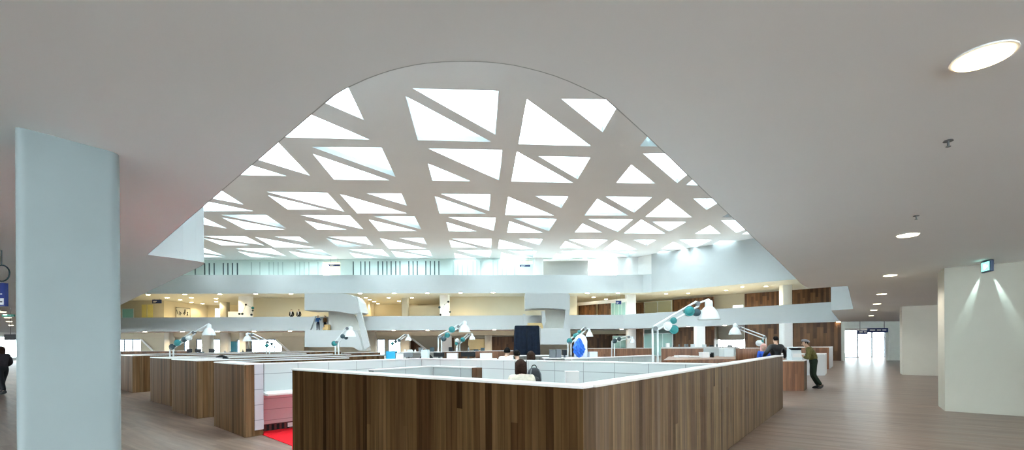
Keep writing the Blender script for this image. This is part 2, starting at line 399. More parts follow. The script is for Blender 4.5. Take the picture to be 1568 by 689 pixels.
# ---- ground floor back wall ----------------------------------------
GB = 65.0
X0g = -60.0
def opx(a, b, t, bo, Y=GB, x0=X0g):
    A, B = at(a, t, Y), at(b, bo, Y)
    return (A.x - x0, B.x - x0, max(.05, B.z), A.z)
gops = [(150, 216, 519.5, 544), (281, 290, 517, 544), (300, 311, 519, 544), (325, 337, 519, 544), (362, 369, 520, 544), (384, 432, 519, 544),
        (549, 565, 519, 535), (577, 590, 519, 544), (594, 614, 519.5, 541)]
ops = [opx(*o) for o in gops] + [(2, 8, .3, 2.8)]
S(wall_open('wall_back_ground', (X0g, GB), (20, GB), 0, ZC, ops, .25, BEIGE))
for o in ops:
    window((X0g + o[0], GB + .12), 0, o[1] - o[0], o[2], o[3], cols=max(1, round((o[1] - o[0]) / 1.25)), rows=2, fw=.14, fr=BLUEF)
# dropped beam in front of the back wall
S(MB().box((-60, 60.4, 2.72), (14, 60.8, ZC)).build('trim_1', BEIGE))
# ground-floor side and front walls
lops = [(2 + 8 * k, 8.6 + 8 * k, .3, 2.75) for k in range(10)]
S(wall_open('wall_left_ground', (-60, -14), (-60, GB), 0, ZC, lops, -.25, WHITE))
for o in lops: window((-60.12, -14 + o[0]), PI / 2, o[1] - o[0], o[2], o[3], cols=4, rows=1)
def glazed(name, p, q, zb=.05, zt=3.15, bay=3.0):
    p, q = Vector(p), Vector(q); L = (q - p).length; n = max(1, round(L / bay)); b = L / n; a = math.atan2((q - p).y, (q - p).x)
    ops = [(k * b + .12, (k + 1) * b - .12, zb, zt) for k in range(n)]
    S(wall_open(name, p, q, 0, ZC, ops, .25, WHITE))
    d = (q - p).normalized(); nn = Vector((-d.y, d.x))
    for o in ops: window(p + d * o[0] + nn * .12, a, o[1] - o[0], o[2], o[3], cols=2, rows=1)
# unseen glazing, added behind and beside the camera to bring in more daylight
glazed('wall_front_ground', (-13, -3.6), (10.2, -3.6))
glazed('wall_right_ground', (10.2, -3.6), (10.9, 9.4))
S(seg('wall_left_near', (-14.2, 4), (-13, -3.6), 0, ZC, .25, WHITE))
glazed('wall_left_glazed', (-15.5, 12.5), (-14.2, 4), zt=2.4)
S(MB().box((36, 9, 0), (36.25, 40, ZC)).build('wall_right_far', WHITE))

# dark wood cladding along the right side of the hall
wA, wB = farright, g(1287, 492.3, ZC)
ud = (wB - wA).normalized(); nd = Vector((-ud.y, ud.x))
if nd.y < 0: nd = -nd
def on_line(px, P, D):
    """point of plan line P + s D seen in pixel column px (near horizon)"""
    k = pr(px, 520)[0] / F
    s = (k * P.y - P.x) / (D.x - k * D.y)
    return P + D * s
Pw = wA + nd * .35
def gl(px, off=0.0): return on_line(px, Pw + nd * off, ud)
WG = [(1140, 1197.5), (1209, 1287)]
for i, (a, b) in enumerate([(1140.5, 1196), (1210.5, 1287.5)]):
    p, q = gl(a), gl(b)
    S(seg('wall_cladding_%d' % (i + 1), p, q, 0, ZC, .25, DWOOD))
for i, (a, b, off) in enumerate([(1031, 1064, 2.2), (1078, 1093, 2.2), (972, 985, 3.0)]):
    S(seg('wall_panel_%d' % (i + 1), gl(a, off), gl(b, off), 0, ZC, .25, DWOOD))
S(seg('wall_hall', gl(1093, 4.2), gl(1140, 4.2), 1.9, ZC, .25, CREAMW))
S(seg('wall_hall_side', gl(1093, 2.3), gl(1100, 4.3), 0, ZC, .25, CREAMW))
p = gl(1103, 4.3); window(p, math.atan2(ud.y, ud.x), (gl(1139, 4.3) - p).length, .05, 1.9, cols=3, rows=2)
# glass fronts
S(seg('wall_glass_back', gl(972, 7), gl(1031, 7), 0, ZC, .2, plain('grey_teal_wall', (.25, .32, .31), .7)))  # wall behind the glass in one even greyish teal
p = gl(986, 3.0); window(p, math.atan2(ud.y, ud.x), (gl(1030, 3.0) - p).length, .05, 2.7, cols=3, rows=1, tint=GLASST)
# ground floor: wood and glass between the second stair and the corner
S(MB().box((at(876, 520, 60).x, 60, 0), (at(958, 520, 60).x, 60.2, 2.75)).build('wall_panel_4', DWOOD))
S(MB().box((at(752, 520, 62).x, 62, 0), (at(804, 520, 62).x, 62.2, 2.55)).build('wall_panel_5', DWOOD))
p = at(938, 520, 57); window((p.x, p.y), 0, at(961, 520, 57).x - p.x, .05, bz(514, 938, 57), cols=2, rows=1, tint=GLASST)
p = at(716, 520, 61); window((p.x, p.y), 0, at(744, 520, 61).x - p.x, .8, 2.3, cols=1, rows=1, th=.2, tint=plain('yellow_curtain', (.75, .62, .35), .7), fr=DWOOD)  # pane filled with one plain yellow
S(MB().box((at(690, 520, 61.5).x, 61.5, 0), (at(694.5, 520, 61.5).x, 61.7, 2.45)).build('trim_2', DWOOD))
S(MB().box((at(674, 520, 60).x, 61, 0), (at(690, 520, 60).x, 61.2, 2.72)).build('wall_panel_6', WHITE))
# teal door in the ground floor back wall
t = S(empty('door_1', (at(352, 520, 64.6).x, 64.8, 0)))
MB().box((0, 0, 0), (.85, .06, 2.15)).build('door_leaf', plain('teal_door_paint', (.03, .30, .42), .4), t)
MB().tube((.1, -.05, 1.0), (.1, -.05, 1.3), .015).build('door_handle', GREYM, t)

# sloping stair undersides seen through the back openings (white raking walls)
def slab_px(name, pts, Y, th, mat, parent=None, kind=True):
    f = [at(x, y, Y) for x, y in pts]
    f = [Vector((p.x, p.y, max(p.z, 0))) for p in f]
    o = MB().face3(f, [p + Vector((0, th, 0)) for p in f]).build(name, mat, parent)
    if kind: S(o)
    return o
slab_px('wall_stair_1', [(205, 517.5), (216, 517.5), (239, 545), (258, 545), (258, 514), (205, 514)], 63, 1.2, BEIGE)
slab_px('trim_3', [(214, 519.5), (217, 519.5), (239.5, 541), (236, 541)], 62.8, .2, WHITE)
slab_px('wall_stair_2', [(422, 514), (422, 520), (446, 541), (466, 545), (466, 514)], 63, 1.2, BEIGE)
slab_px('trim_4', [(420, 520), (423.5, 520), (446, 540), (442, 540)], 62.8, .2, WHITE)
slab_px('wall_stair_3', [(628, 519), (651, 536), (651, 545), (627, 545)], 62.8, .6, DWOOD)
slab_px('trim_5', [(628, 517.5), (631, 517.5), (655, 536), (651, 536)], 62.6, .3, WHITE)

# columns between floor and roof along the hall
def column(px0, px1, Y, z0, z1, mat, d=.8, name='column', label='', group=None):
    a, b = at(px0, 500, Y), at(px1, 500, Y); w = b.x - a.x; r = min(.12, w / 4)
    mb = MB(); pts = []
    for cx, cy, s in ((w / 2 - r, d / 2 - r, 0), (-w / 2 + r, d / 2 - r, 90), (-w / 2 + r, -d / 2 + r, 180), (w / 2 - r, -d / 2 + r, 270)):
        for k in range(4):
            t = math.radians(s + 30 * k); pts.append((cx + r * math.cos(t), cy + r * math.sin(t)))
    mb.prism(pts, 0, z1 - z0)
    return tag(mb.build(name, mat, None, (a.x + w / 2, Y, z0), 0, True), label, 'column', group)
LV1, LV2 = 4.2, Z2
cols1 = [(339, 350, 66, CREAMW, 'narrow cream column in the deep left gallery recess'), (367.5, 386, 58.5, WHITE, 'pale gallery column left of the pair dressed in black and white'),
         (616, 626, 62, CREAMW, 'cream column in the gallery recess between the two stair pods'), (674, 688.5, 58.5, WHITE, 'pale gallery column with dark round discs in front, between the stair pods'),
         (958, 973, 59, WHITE, 'pale gallery column beside the green glass office')]
for a, b, Y, m, l in cols1: column(a, b, Y, LV1, Z2, m, label=l)
cp, cq = on_line(1196.5, Vector((17.5, 62.5)), Vector((20.5, -21.4))), None
column(1196, 1210.5, cp.y, LV1, Z2, WHITE, label='white square column between the two wood panels of the right upper gallery')
for a, b, Y, m, l in [(254, 263, 60, CREAMW, 'cream ground floor column behind the left giant lamp'), (311, 325, 60, CREAMW, 'cream ground floor column between the two narrow bright windows'),
                      (339, 351, 60, CREAMW, 'cream ground floor column left of the teal door'), (368, 379, 60, CREAMW, 'cream ground floor column right of the teal door'),
                      (565, 575.5, 60, CREAMW, 'cream ground floor column beside the first stair pod'), (614, 628, 61, CREAMW, 'broad cream pier beside the dark stair underside'), (742, 753, 61, CREAMW, 'cream pier between the curtained window and the wood recess'),
                      (959, 973, 56, WHITE, 'white ground floor column beside the low green glass')]:
    column(a, b, Y, 0, ZC, m, label=l)
cg = gl(1071, .3); column(1064, 1078, cg.y, 0, ZC, WHITE, label='white ground floor column left of the bright hall')
cg = gl(1203, -.1); column(1196, 1210.5, cg.y, 0, ZC, WHITE, label='white ground floor column between the two dark wood wall panels')

# ---- first gallery back walls --------------------------------------
def wx(px, Y): return (at(px, 500, Y).x, Y)
S(seg('wall_gallery_back_1', (-62, 63), wx(251, 63), LV1, Z2, .2, BEIGE))
S(seg('wall_gallery_back_2', wx(251, 63), wx(318, 71), LV1, Z2, .2, BEIGE))
S(seg('wall_gallery_back_3', wx(318, 71), wx(375, 71), LV1, Z2, .2, BEIGE))
S(seg('wall_gallery_back_4', wx(387, 60.5), wx(553, 60.5), LV1, Z2, .2, BEIGE))
S(seg('wall_gallery_back_5', wx(553, 60.5), wx(573, 71), LV1, Z2, .2, BEIGE))
S(seg('wall_gallery_back_6', wx(573, 71), wx(640, 71), LV1, Z2, .2, BEIGE))
S(seg('wall_gallery_back_7', wx(626, 63), wx(690, 63), LV1, Z2 - .9, .2, BEIGE))
S(seg('wall_gallery_back_8', wx(689, 60.5), wx(884, 60.5), LV1, Z2, .2, BEIGE))
S(seg('wall_gallery_back_9', wx(880, 70), wx(1000, 70), LV1, Z2, .2, BEIGE))
B1, D1 = Vector((17.5, 67.7)), Vector((20.5, -21.4)).normalized()
def b1(px, off=0.0): return on_line(px, B1 + Vector((.7, .72)) * off, D1)
S(seg('wall_gallery_right_1', b1(973), b1(986), LV1, Z2 - .35, .2, DWOOD))
S(seg('wall_gallery_right_2', b1(986, 3), b1(1032, 3), LV1, Z2, .2, plain('warm_room_wall', (.78, .66, .36), .7)))
S(seg('wall_gallery_right_3', b1(1030), b1(1093), LV1, Z2 - .3, .2, DWOOD))
S(seg('wall_gallery_right_4', b1(1093, 2), b1(1141, 2), LV1, Z2, .2, CREAMW))
S(seg('wall_gallery_right_5', b1(1140.5), b1(1196), LV1, Z2 - .25, .2, DWOOD))
S(seg('wall_gallery_right_6', b1(1210), b1(1300), LV1, Z2 - .25, .2, DWOOD))
S(seg('wall_gallery_right_7', b1(965, .25), b1(973), LV1, Z2, .2, CREAMW))
p, q = b1(986, .1), b1(1029, .1)
window(p, math.atan2(D1.y, D1.x), (q - p).length, LV1 + .3, Z2 - .35, cols=2, rows=1, tint=GLASSC)
p = b1(1122, 1.9); window(p, math.atan2(D1.y, D1.x), (b1(1139, 1.9) - p).length, LV1 + .8, Z2 - 1.4, cols=2, rows=1, tint=emis('daylit_pane', (.95, .98, 1), 1.6))
# glass office at the gallery, with its white fascia
oa, ob = Vector(wx(883.5, 64.2)), Vector(wx(958.6, 58.6))
od = math.atan2((ob - oa).y, (ob - oa).x); OL = (ob - oa).length
S(seg('trim_6', oa, ob, 6.82, 7.22, .25, WHITE))
S(seg('wall_office_1', oa + (ob - oa) * .01, oa + (ob - oa) * .38, LV1, 6.82, .15, DWOOD, off=.3))
S(seg('wall_office_2', oa + (ob - oa) * .42, oa + (ob - oa) * .71, LV1, 6.82, .15, DWOOD, off=.3))
pp = oa + (ob - oa) * .72
window(pp + Vector((.05, .35)), od, OL * .28, LV1 + .1, 6.82, cols=4, rows=1, tint=GLASST)
S(MB().box((at(875, 470, 63).x, 63, LV1), (at(884, 470, 63).x, 63.2, Z2 - .4)).build('wall_gallery_back_10', DWOOD))
# left recess details
t = S(empty('door_2', (at(217, 480, 62.9).x, 62.9, LV1)))
MB().box((0, 0, 0), (1.5, .05, 3.0)).build('door_leaf', plain('yellow_door', (.80, .70, .25), .5), t)  # door leaf in one plain yellow colour
MB().box((.7, -.03, 0), (.76, 0, 3.0)).build('door_frame', CREAMW, t)
p = at(187, 480, 62.6); window((p.x, p.y), 0, at(205, 480, 62.6).x - p.x, LV1 + .3, bz(472.5, 196, 62.6), cols=1, rows=1, tint=plain('teal_screen', (.28, .62, .62), .3))
p = at(329, 480, 70.9); window((p.x, p.y), 0, at(340, 480, 70.9).x - p.x, LV1 + .3, bz(472, 335, 70.9), cols=2, rows=3, tint=emis('daylit_pane_2', (.93, .98, 1), 1.5))
t = thing('artwork', 'framed black line artwork on the beige gallery wall', 'picture', (0, 0, 0))
k0 = (pr(280.5, 480)[0] / F); wa, wb = Vector(wx(251, 63)), Vector(wx(318, 71)); wd = (wb - wa).normalized()
pc = on_line(269.5, wa, wd); pd = on_line(291.5, wa, wd); aw = (pd - pc).length
t.location = (pc.x + .08, pc.y - .12, bz(486.5, 280, pc.y)); t.rotation_euler = (0, 0, math.atan2(wd.y, wd.x))
MB().box((0, 0, 0), (aw, .04, 1.5)).build('canvas', CREAMW, t)
mb = MB()
for a, b in (((0, -.03, 0), (aw, 0, .05)), ((0, -.03, 1.45), (aw, 0, 1.5)), ((0, -.03, .05), (.05, 0, 1.45)), ((aw - .05, -.03, .05), (aw, 0, 1.45))): mb.box(a, b)
mb.build('frame', DARK, t)
mb = MB()
for k in range(9):
    x = aw * (.12 + .09 * k); mb.tube((x, -.02, .35 + .5 * random.random()), (x + random.uniform(-.25, .3), -.02, .8 + .5 * random.random()), .035, n=6)
mb.build('brush_strokes', DARK, t)
cz = bz(477, 358, 60) - LV1
o = MB().box((0, 0, 0), (1.6, .6, cz)).box((.1, -.02, cz - .35), (1.5, 0, cz - .3)).box((.1, -.02, cz - .75), (1.5, 0, cz - .7)).build('cabinet', WHITE, None, (at(349, 480, 60).x, 60, LV1 + .001), bevel=.03)
tag(o, 'white drawer cabinet beside the left gallery column', 'cabinet')
for i, (a, b, c, d, Y, l) in enumerate([(233, 247, 458.5, 464.5, 60, 'navy direction sign hanging in the left gallery, left of the artwork'), (943, 951.5, 460.5, 465.8, 56.5, 'small navy sign hanging in front of the green glass office'),
                                       (503, 520.5, 404.5, 407.5, 57.6, 'dark sign hanging in the beige opening of the top floor'), (796, 812, 405.5, 408.5, 57.6, 'navy sign hanging in the pale blue opening of the top floor')]):
    p, q = at(a, d, Y), at(b, c, Y)
    top = Z2 if i < 2 else ZR
    t = thing('hanging_sign', l, 'sign', (p.x, Y, p.z))
    w, h = q.x - p.x, q.z - p.z
    MB().box((0, 0, 0), (w, .08, h)).build('sign_panel', SIGNB, t, bevel=.01)
    MB().box((w * .12, -.01, h * .45), (w * .5, -.002, h * .6)).box((w * .12, -.01, h * .2), (w * .4, -.002, h * .3)).build('lettering', WHITE, t)
    for q_ in (.2, .8): MB().tube((w * q_, .04, h), (w * q_, .04, top - p.z), .012, n=6).build('hanger', GREYM, t)

# ---- top floor back wall with its slots ----------------------------
TB = 58.6
tx = lambda px: at(px, 400, TB).x
zt0, zt1 = Z2 + .4, ZR
PALE = plain('pale_glazed_panel', (.70, .82, .80), .25, var=.01)
FIN = plain('dark_green_fin', (.05, .11, .12), .4)
FINL = plain('pale_green_fin', (.42, .54, .53), .4)
S(wall_open('wall_top_back', (-62, TB), (tx(975), TB), zt0, zt1, [(tx(494) + 62, tx(521) + 62, zt0, zt1 - .3), (tx(792) + 62, tx(815.5) + 62, zt0, zt1 - .25), (tx(832) + 62, tx(945) + 62, zt0, zt1 - .15)], .2, PALE))
S(MB().box((tx(490), 61.5, zt0), (tx(525), 61.7, zt1)).build('wall_top_recess_1', BEIGE))
S(MB().box((tx(788), 61.5, zt0), (tx(820), 61.7, zt1)).build('wall_top_recess_2', plain('pale_blue_wall', (.50, .66, .74), .6)))
S(seg('wall_top_recess_3', (tx(828), 60), (tx(950), 64), zt0, zt1, .2, GREYW)) if False else None
S(seg('wall_top_recess_3', (tx(830), 61), (tx(905), 60.6), zt0, zt1, .2, GREYW))
p = (tx(905), 60.3); window(p, 0, tx(945) - tx(905), zt0 + .5, zt1 - .35, cols=1, rows=1, tint=emis('bright_daylit_pane', (.95, 1, 1), 2.2))
S(MB().box((tx(944), TB - .2, zt0), (tx(978), TB + .3, zt1)).build('wall_top_pier', WHITE))
S(MB().box((tx(488), TB + .2, zt1 - .35), (tx(527), 61.5, zt1 - .02)).build('ceiling_light_stop_1', BEIGE))  # slabs added over both recesses to stop skylight falling in
S(MB().box((tx(786), TB + .2, zt1 - .3), (tx(822), 61.5, zt1 - .02)).build('ceiling_light_stop_2', CREAMW))
column(819, 832, TB, zt0, zt1, WHITE, d=.5, label='pale top floor column right of the navy sign')
def slots(xs, w, mat, z0, z1):
    WN[0] += 1
    o = S(empty('window_%d' % WN[0], (tx(xs[0]), TB - .02, z0)))
    mb = MB()
    for x in xs: mb.box((tx(x) - w / 2 - tx(xs[0]), -.02, 0), (tx(x) + w / 2 - tx(xs[0]), .03, z1 - z0))
    mb.build('window_fins', mat, o)
slots([299, 313.5, 320.5, 328, 342, 349, 356, 363.5], .13, FIN, zt0, 12.0)
slots([541, 552.5, 559, 566, 579, 586, 592.5, 599, 606, 612.5, 626, 632.5, 639, 652, 659, 665.5, 672], .13, FIN, zt0, 12.1)
slots([385, 398, 412, 419, 426, 433, 452, 459, 466, 473, 487], .09, FINL, zt0, 12.1)
slots([694, 701, 708, 716, 724, 730, 736, 755, 762, 769, 775, 788], .09, FINL, zt0, 12.1)
# full-height white wall closing the top floor on the right
pA = Vector(f2b) + Vector((.9, -.5)) + Vector((-.03, -.03)); pB = Vector((-.03, -.03)) + Vector(f2d) + (f2c - f2b).normalized() * 4
S(seg('wall_top_right', Vector((tx(975), TB)), pA + (pB - pA) * .02, zt0, zt1, .25, WHITE))
S(seg('wall_top_right_2', pA, pB, Z2 + .01, zt1, .25, BAND))

# ---- two stair pods hanging in front of the galleries ---------------
def px_solid(name, pts, Y, th, mat, parent=None, label=None):
    f = [at(x, y, Y) for x, y in pts]
    return MB().face3(f, [p + Vector((0, th, 0)) for p in f]).build(name, mat, parent)
PODB = plain('pod_inner_wall', (.60, .60, .56), .6)
def pod(name, label, Y, upper, lower, strut, inner, Yi):
    t = thing(name, label, 'stair pod', (0, 0, 0))
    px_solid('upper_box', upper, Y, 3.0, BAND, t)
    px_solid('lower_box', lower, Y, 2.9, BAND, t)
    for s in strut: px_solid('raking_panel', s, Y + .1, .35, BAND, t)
    px_solid('inner_panel', inner, Yi, .25, PODB, t)
    return t
curve1 = [(466.3, 475.3), (480, 475.2), (495, 475.4), (508, 476), (520, 477.2), (530, 478.8), (537, 480.5)]
pod('stair_pod', 'white curved stair pod with two people standing in it, hung on the galleries', 51.5,
    [(466.3, 449.5), (526, 449.5), (536, 451), (543, 455), (547, 462), (552, 478), (545, 480)] + curve1[::-1],
    [(466.5, 505.4), (546, 505.6), (551.5, 520), (556, 537), (549, 537), (541, 531.2), (466.5, 531.2)],
    [[(540, 454), (546.5, 454), (566, 530), (558, 536)], [(480, 484), (483, 484), (475, 505), (471, 505)]],
    [(503, 476), (541, 479), (553, 505.4), (503, 505.4)], 53.2)
curve2 = [(804.2, 473.2), (815, 472.4), (830, 472), (845, 472.2), (860, 473.2), (872.6, 475.2)]
pod('stair_pod', 'white curved stair pod hanging above the navy draped booth', 51.0,
    [(804.2, 448.6), (868, 448.6), (872, 450), (872.6, 452)] + curve2[::-1],
    [(828, 502.8), (864, 502.8), (873.5, 503), (873.5, 527.5), (828, 527.5)],
    [[(866, 474), (872.5, 474), (869, 503), (863, 503)], [(800.5, 481), (804.5, 481), (808, 497.5), (803.5, 497.5)], [(829, 476), (834, 476), (836, 490), (833, 503), (830, 494)]],
    [(835, 472), (870, 474), (865, 502.8), (835, 502.8)], 52.6)
o = px_solid('timber_box', [(496.5, 497), (502, 497), (502, 505), (494, 505), (494, 501), (496.5, 501)], 52.2, .8, plain('light_timber', (.55, .36, .14), .5))
tag(o, 'stepped light wood box inside the left stair pod', 'box')
o = px_solid('timber_box', [(806, 494.5), (831.5, 494.5), (831.5, 503), (828, 503), (828, 500), (806, 500)], 51.5, .5, plain('light_timber_2', (.55, .40, .18), .5))
tag(o, 'long light wood ledge inside the right stair pod, above the black booth', 'box')

# ---- pillar, block walls, door lobby --------------------------------
pa, pb = g(20.2, 192, ZC), g(182.3, 235, ZC)
d = (pb - pa).normalized(); n = Vector((-d.y, d.x)); L0 = (pb - pa).length
r = .07; W = L0; D = .62; n = Vector((-.64, .768)); pts = []
for cx, cy, s in ((W - r, D - r, 0), (r, D - r, 90), (r, r, 180), (W - r, r, 270)):
    for k in range(7):
        t = math.radians(s + 15 * k); q = pa + d * (cx + r * math.cos(t)) + n * (cy + r * math.sin(t)); pts.append(q - pa)
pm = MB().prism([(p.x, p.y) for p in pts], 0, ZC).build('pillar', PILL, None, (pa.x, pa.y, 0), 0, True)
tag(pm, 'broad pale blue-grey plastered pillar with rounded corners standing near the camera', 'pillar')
A, B, Dd = g(1436.8, 621.4), g(1447, 629.3), g(1568, 637.6)
Dn = (Dd - B).normalized(); E = B + Dn * 6
back = Vector((-Dn.y, Dn.x))
bl = [A, B, E, E + back * 3.0, A + Vector((2.4, 1.9))]
def blockwall(name, pts, mats):
    mb = MB().prism(pts, 0, ZC); o = mb.build(name, mats[0]); 
    return S(o)
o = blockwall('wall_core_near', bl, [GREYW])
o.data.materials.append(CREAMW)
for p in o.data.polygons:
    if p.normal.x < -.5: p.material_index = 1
A2, B2, C2 = g(1378.2, 571.5), g(1381.6, 573.8), g(1432.5, 575.4)
C3 = C2 + (C2 - B2).normalized() * 1.2
o = blockwall('wall_core_far', [A2, B2, C3, C3 + Vector((1.3, 2.5)), A2 + Vector((2.2, 2.1))], [CREAMW])
A3, B3 = g(1366.5, 554.6), g(1378, 556.5)
jl = g(1289, 554.5); jr = g(1366.5, 552.3)
YL = 38.8
def lx(px, Y=YL): return at(px, 520, Y).x
# lobby portal
S(wall_open('wall_lobby', (lx(1287.5), YL), (lx(1400), YL), 0, ZC, [(lx(1294) - lx(1287.5), lx(1361.5) - lx(1287.5), 0, bz(502.5, 1325, YL))], .3, plain('pale_green_white', (.70, .76, .70), .6)))
gy = 46.5
S(MB().box((lx(1285), YL + .3, bz(502.5, 1325, YL)), (lx(1361) + 7, gy + .5, ZC)).build('ceiling_lobby', CEIL))
S(MB().box((lx(1356, gy), gy - .1, 0), (lx(1356, gy) + 3, gy + .1, ZC)).build('wall_lobby_right', WHITE))
S(MB().box((lx(1288, gy) - 2.5, gy - .1, 0), (lx(1291.5, gy), gy + .1, ZC)).build('wall_lobby_left', WHITE))
o = S(empty('door_3', (lx(1291.5, gy), gy, 0))); W = lx(1356, gy) - lx(1291.5, gy); H = bz(504, 1325, gy) - .02
xs = [0] + [lx(x, gy) - lx(1291.5, gy) for x in (1312.5, 1334.5)] + [W - .1]
mb = MB(); mb.box((0, -.05, H - .1), (W, .05, H)).box((0, -.05, 0), (W, .05, .06))
for x in xs: mb.box((x - .03, -.05, .06), (x + .11, .05, H - .1))
zt = bz(517, 1300, gy)
for a, b in zip(xs, xs[1:]): mb.box((a + .09, -.04, zt - .04), (b, .04, zt + .04))
mb.build('door_frame', plain('aluminium_frame', (.16, .18, .20), .4), o)
MB().box((.05, -.01, .05), (W - .05, .01, H - .05)).build('pane', GLASSC, o)
MB().box((xs[1] - .1, -.09, .9), (xs[1] - .06, -.05, 1.3)).build('door_handle', GREYM, o)
t = thing('hanging_sign', 'long navy direction sign in two panels hanging before the glass exit doors', 'sign', (lx(1314, YL - .6), YL - .6, bz(511.5, 1320, YL - .6)))
k = lambda px: lx(px, YL - .6) - lx(1314, YL - .6)
h1 = bz(506, 1320, YL - .6) - bz(511.5, 1320, YL - .6); z2 = bz(509, 1345, YL - .6) - bz(511.5, 1320, YL - .6); h2 = bz(502.2, 1345, YL - .6) - bz(511.5, 1320, YL - .6)
MB().box((0, 0, 0), (k(1329), .1, h1)).build('sign_panel', SIGNB, t); MB().box((k(1329) + .01, 0, z2), (k(1360), .1, h2)).build('sign_panel', SIGNB, t)
for grp in (((1316, 1321, .18), (1323, 1327, .18)), ((1332, 1340, z2 + .2), (1343, 1349, z2 + .2), (1351, 1357, z2 + .2))):
    mb = MB()
    for a, b, z in grp: mb.box((k(a), -.012, z - .05), (k(b), -.002, z + .04))
    mb.build('lettering', WHITE, t)
zc = ZC - (bz(511.5, 1320, YL - .6))
MB().tube((.2, .05, h1), (.2, .05, zc), .02).build('hanger', GREYM, t); MB().tube((k(1355), .05, z2 + h2 * .5), (k(1355), .05, zc), .02).build('hanger', GREYM, t)

# ---- signs and fittings near the camera -----------------------------
cam_small = [(1452, 215), (1403, 330)]
for i, (x, y) in enumerate(cam_small):
    p = g(x, y, ZC)
    t = thing('sprinkler_head', ['chrome sprinkler head on the ceiling below the largest downlight', 'chrome sprinkler head on the ceiling above the second downlight'][i], 'sprinkler', (p.x, p.y, ZC - .05))
    MB().lathe([(.035, .042), (.03, .05)], n=20).build('rosette', GREYM, t); MB().tube((0, 0, 0), (0, 0, .045), .008).lathe([(.018, -.004), (.018, 0)], n=12).build('sprinkler_nozzle', GREYM, t)
# emergency exit sign with its two spots at the near core wall
Ys = 9.6
p = at(1512, 408, Ys)
t = thing('exit_sign', 'small green lit exit sign with twin spots hanging before the near grey wall', 'sign', (p.x, Ys, p.z), math.radians(-112))
MB().box((-.17, -.03, -.12), (.17, .03, .12)).build('sign_case', plain('navy_case', (.02, .05, .12), .4), t, bevel=.01)
MB().box((-.14, -.036, -.09), (.14, -.031, .09)).build('sign_face', emis('exit_green', (.25, .95, .75), 1.6), t)
MB().box((-.05, -.04, -.05), (.02, -.037, .05)).box((.03, -.04, -.02), (.09, -.037, .02)).build('pictogram', emis('exit_white', (.9, 1, .95), 2), t)
MB().box((-.1, -.07, .16), (.1, .07, ZC - p.z)).build('bracket', GREYM, t, bevel=.01)
MB().box((-.03, -.03, .12), (.03, .03, .16)).build('sign_stem', GREYM, t)
p = at(1506, 404, Ys)
def spot(name, loc, target, energy, angle, col=(1, 1, 1), blend=.5, size=.05):
    l = bpy.data.lights.new(name, 'SPOT'); l.energy = energy; l.spot_size = angle; l.spot_blend = blend; l.color = col; l.shadow_soft_size = size
    o = bpy.data.objects.new(name, l); C.objects.link(o); o.location = loc
    o.rotation_euler = (Vector(target) - Vector(loc)).to_track_quat('-Z', 'Y').to_euler(); return o
wallp = lambda px, py: on_line(px, B, Dn)
for px0, py0, px1, py1 in ((1508, 410, 1472, 500), (1515, 412, 1556, 496)):
    w0 = on_line(px0, B, Dn); w1 = on_line(px1, B, Dn)
    a = Vector((w0.x, w0.y, at(px0, py0, w0.y).z)); b = Vector((w1.x, w1.y, at(px1, py1, w1.y).z))
    off = Vector((Dn.y, -Dn.x, 0)) * .04
    spot('exit_spot', a + off + Vector((0, 0, .05)), b, 200, math.radians(11), (.7, 1, 1), .5, .01)
# left corridor: exit sign, hanging blue sign with ring
p = at(13, 480, 24)
t = thing('exit_sign', 'bright green lit exit sign hanging in the corridor left of the pillar', 'sign', (p.x, 24, p.z))
MB().box((-.3, -.05, -.16), (.3, .05, .16)).build('sign_case', plain('green_sign_case', (.02, .30, .22), .4), t)
MB().box((-.22, -.056, -.1), (-.02, -.051, .1)).box((.04, -.056, -.04), (.2, -.051, .04)).build('pictogram', emis('exit_white_2', (.8, 1, .9), 1.5), t)
MB().tube((0, 0, .16), (0, 0, ZC - p.z), .015).build('hanger', GREYM, t)
Yb = 8.0; p, q = at(-30, 469, Yb), at(7, 433, Yb)
t = thing('hanging_sign', 'dark blue hanging sign with white marks under a ring, at the photo\'s left edge', 'sign', (p.x, Yb, p.z))
w, h = q.x - p.x, q.z - p.z
MB().box((0, 0, 0), (w, .06, h)).build('sign_panel', plain('blue_sign', (.01, .03, .20), .4), t)
MB().box((w * .62, -.01, h * .06), (w * .97, -.002, h * .34)).box((w * .2, -.01, h * .5), (w * .9, -.002, h * .54)).build('white_field', WHITE, t)
MB().box((w * .74, -.016, h * .16), (w * .93, -.011, h * .21)).tube((w * .80, -.014, h * .12), (w * .74, -.014, h * .185), .006).tube((w * .80, -.014, h * .25), (w * .74, -.014, h * .185), .006).build('arrow', DARK, t)
bm = MB(); R = .14; cx, cz = w * .80, h + .17
for k in range(24):
    a, b = 2 * PI * k / 24, 2 * PI * (k + 1) / 24
    bm.tube((cx + R * math.cos(a), .03, cz + R * math.sin(a)), (cx + R * math.cos(b), .03, cz + R * math.sin(b)), .012, n=6)
bm.tube((cx, .03, cz + R), (cx, .03, ZC - p.z), .01, n=6)
bm.build('ring', DTEAL, t)
mb = MB(); p = at(15, 517, 20)
t = thing('hanging_sign', 'small black sign hanging further down the corridor left of the pillar', 'sign', (p.x, 20, p.z))
MB().box((-.25, 0, -.1), (.3, .06, .14)).build('sign_panel', DARK, t); MB().tube((0, .03, .14), (0, .03, ZC - p.z), .012).build('hanger', GREYM, t)

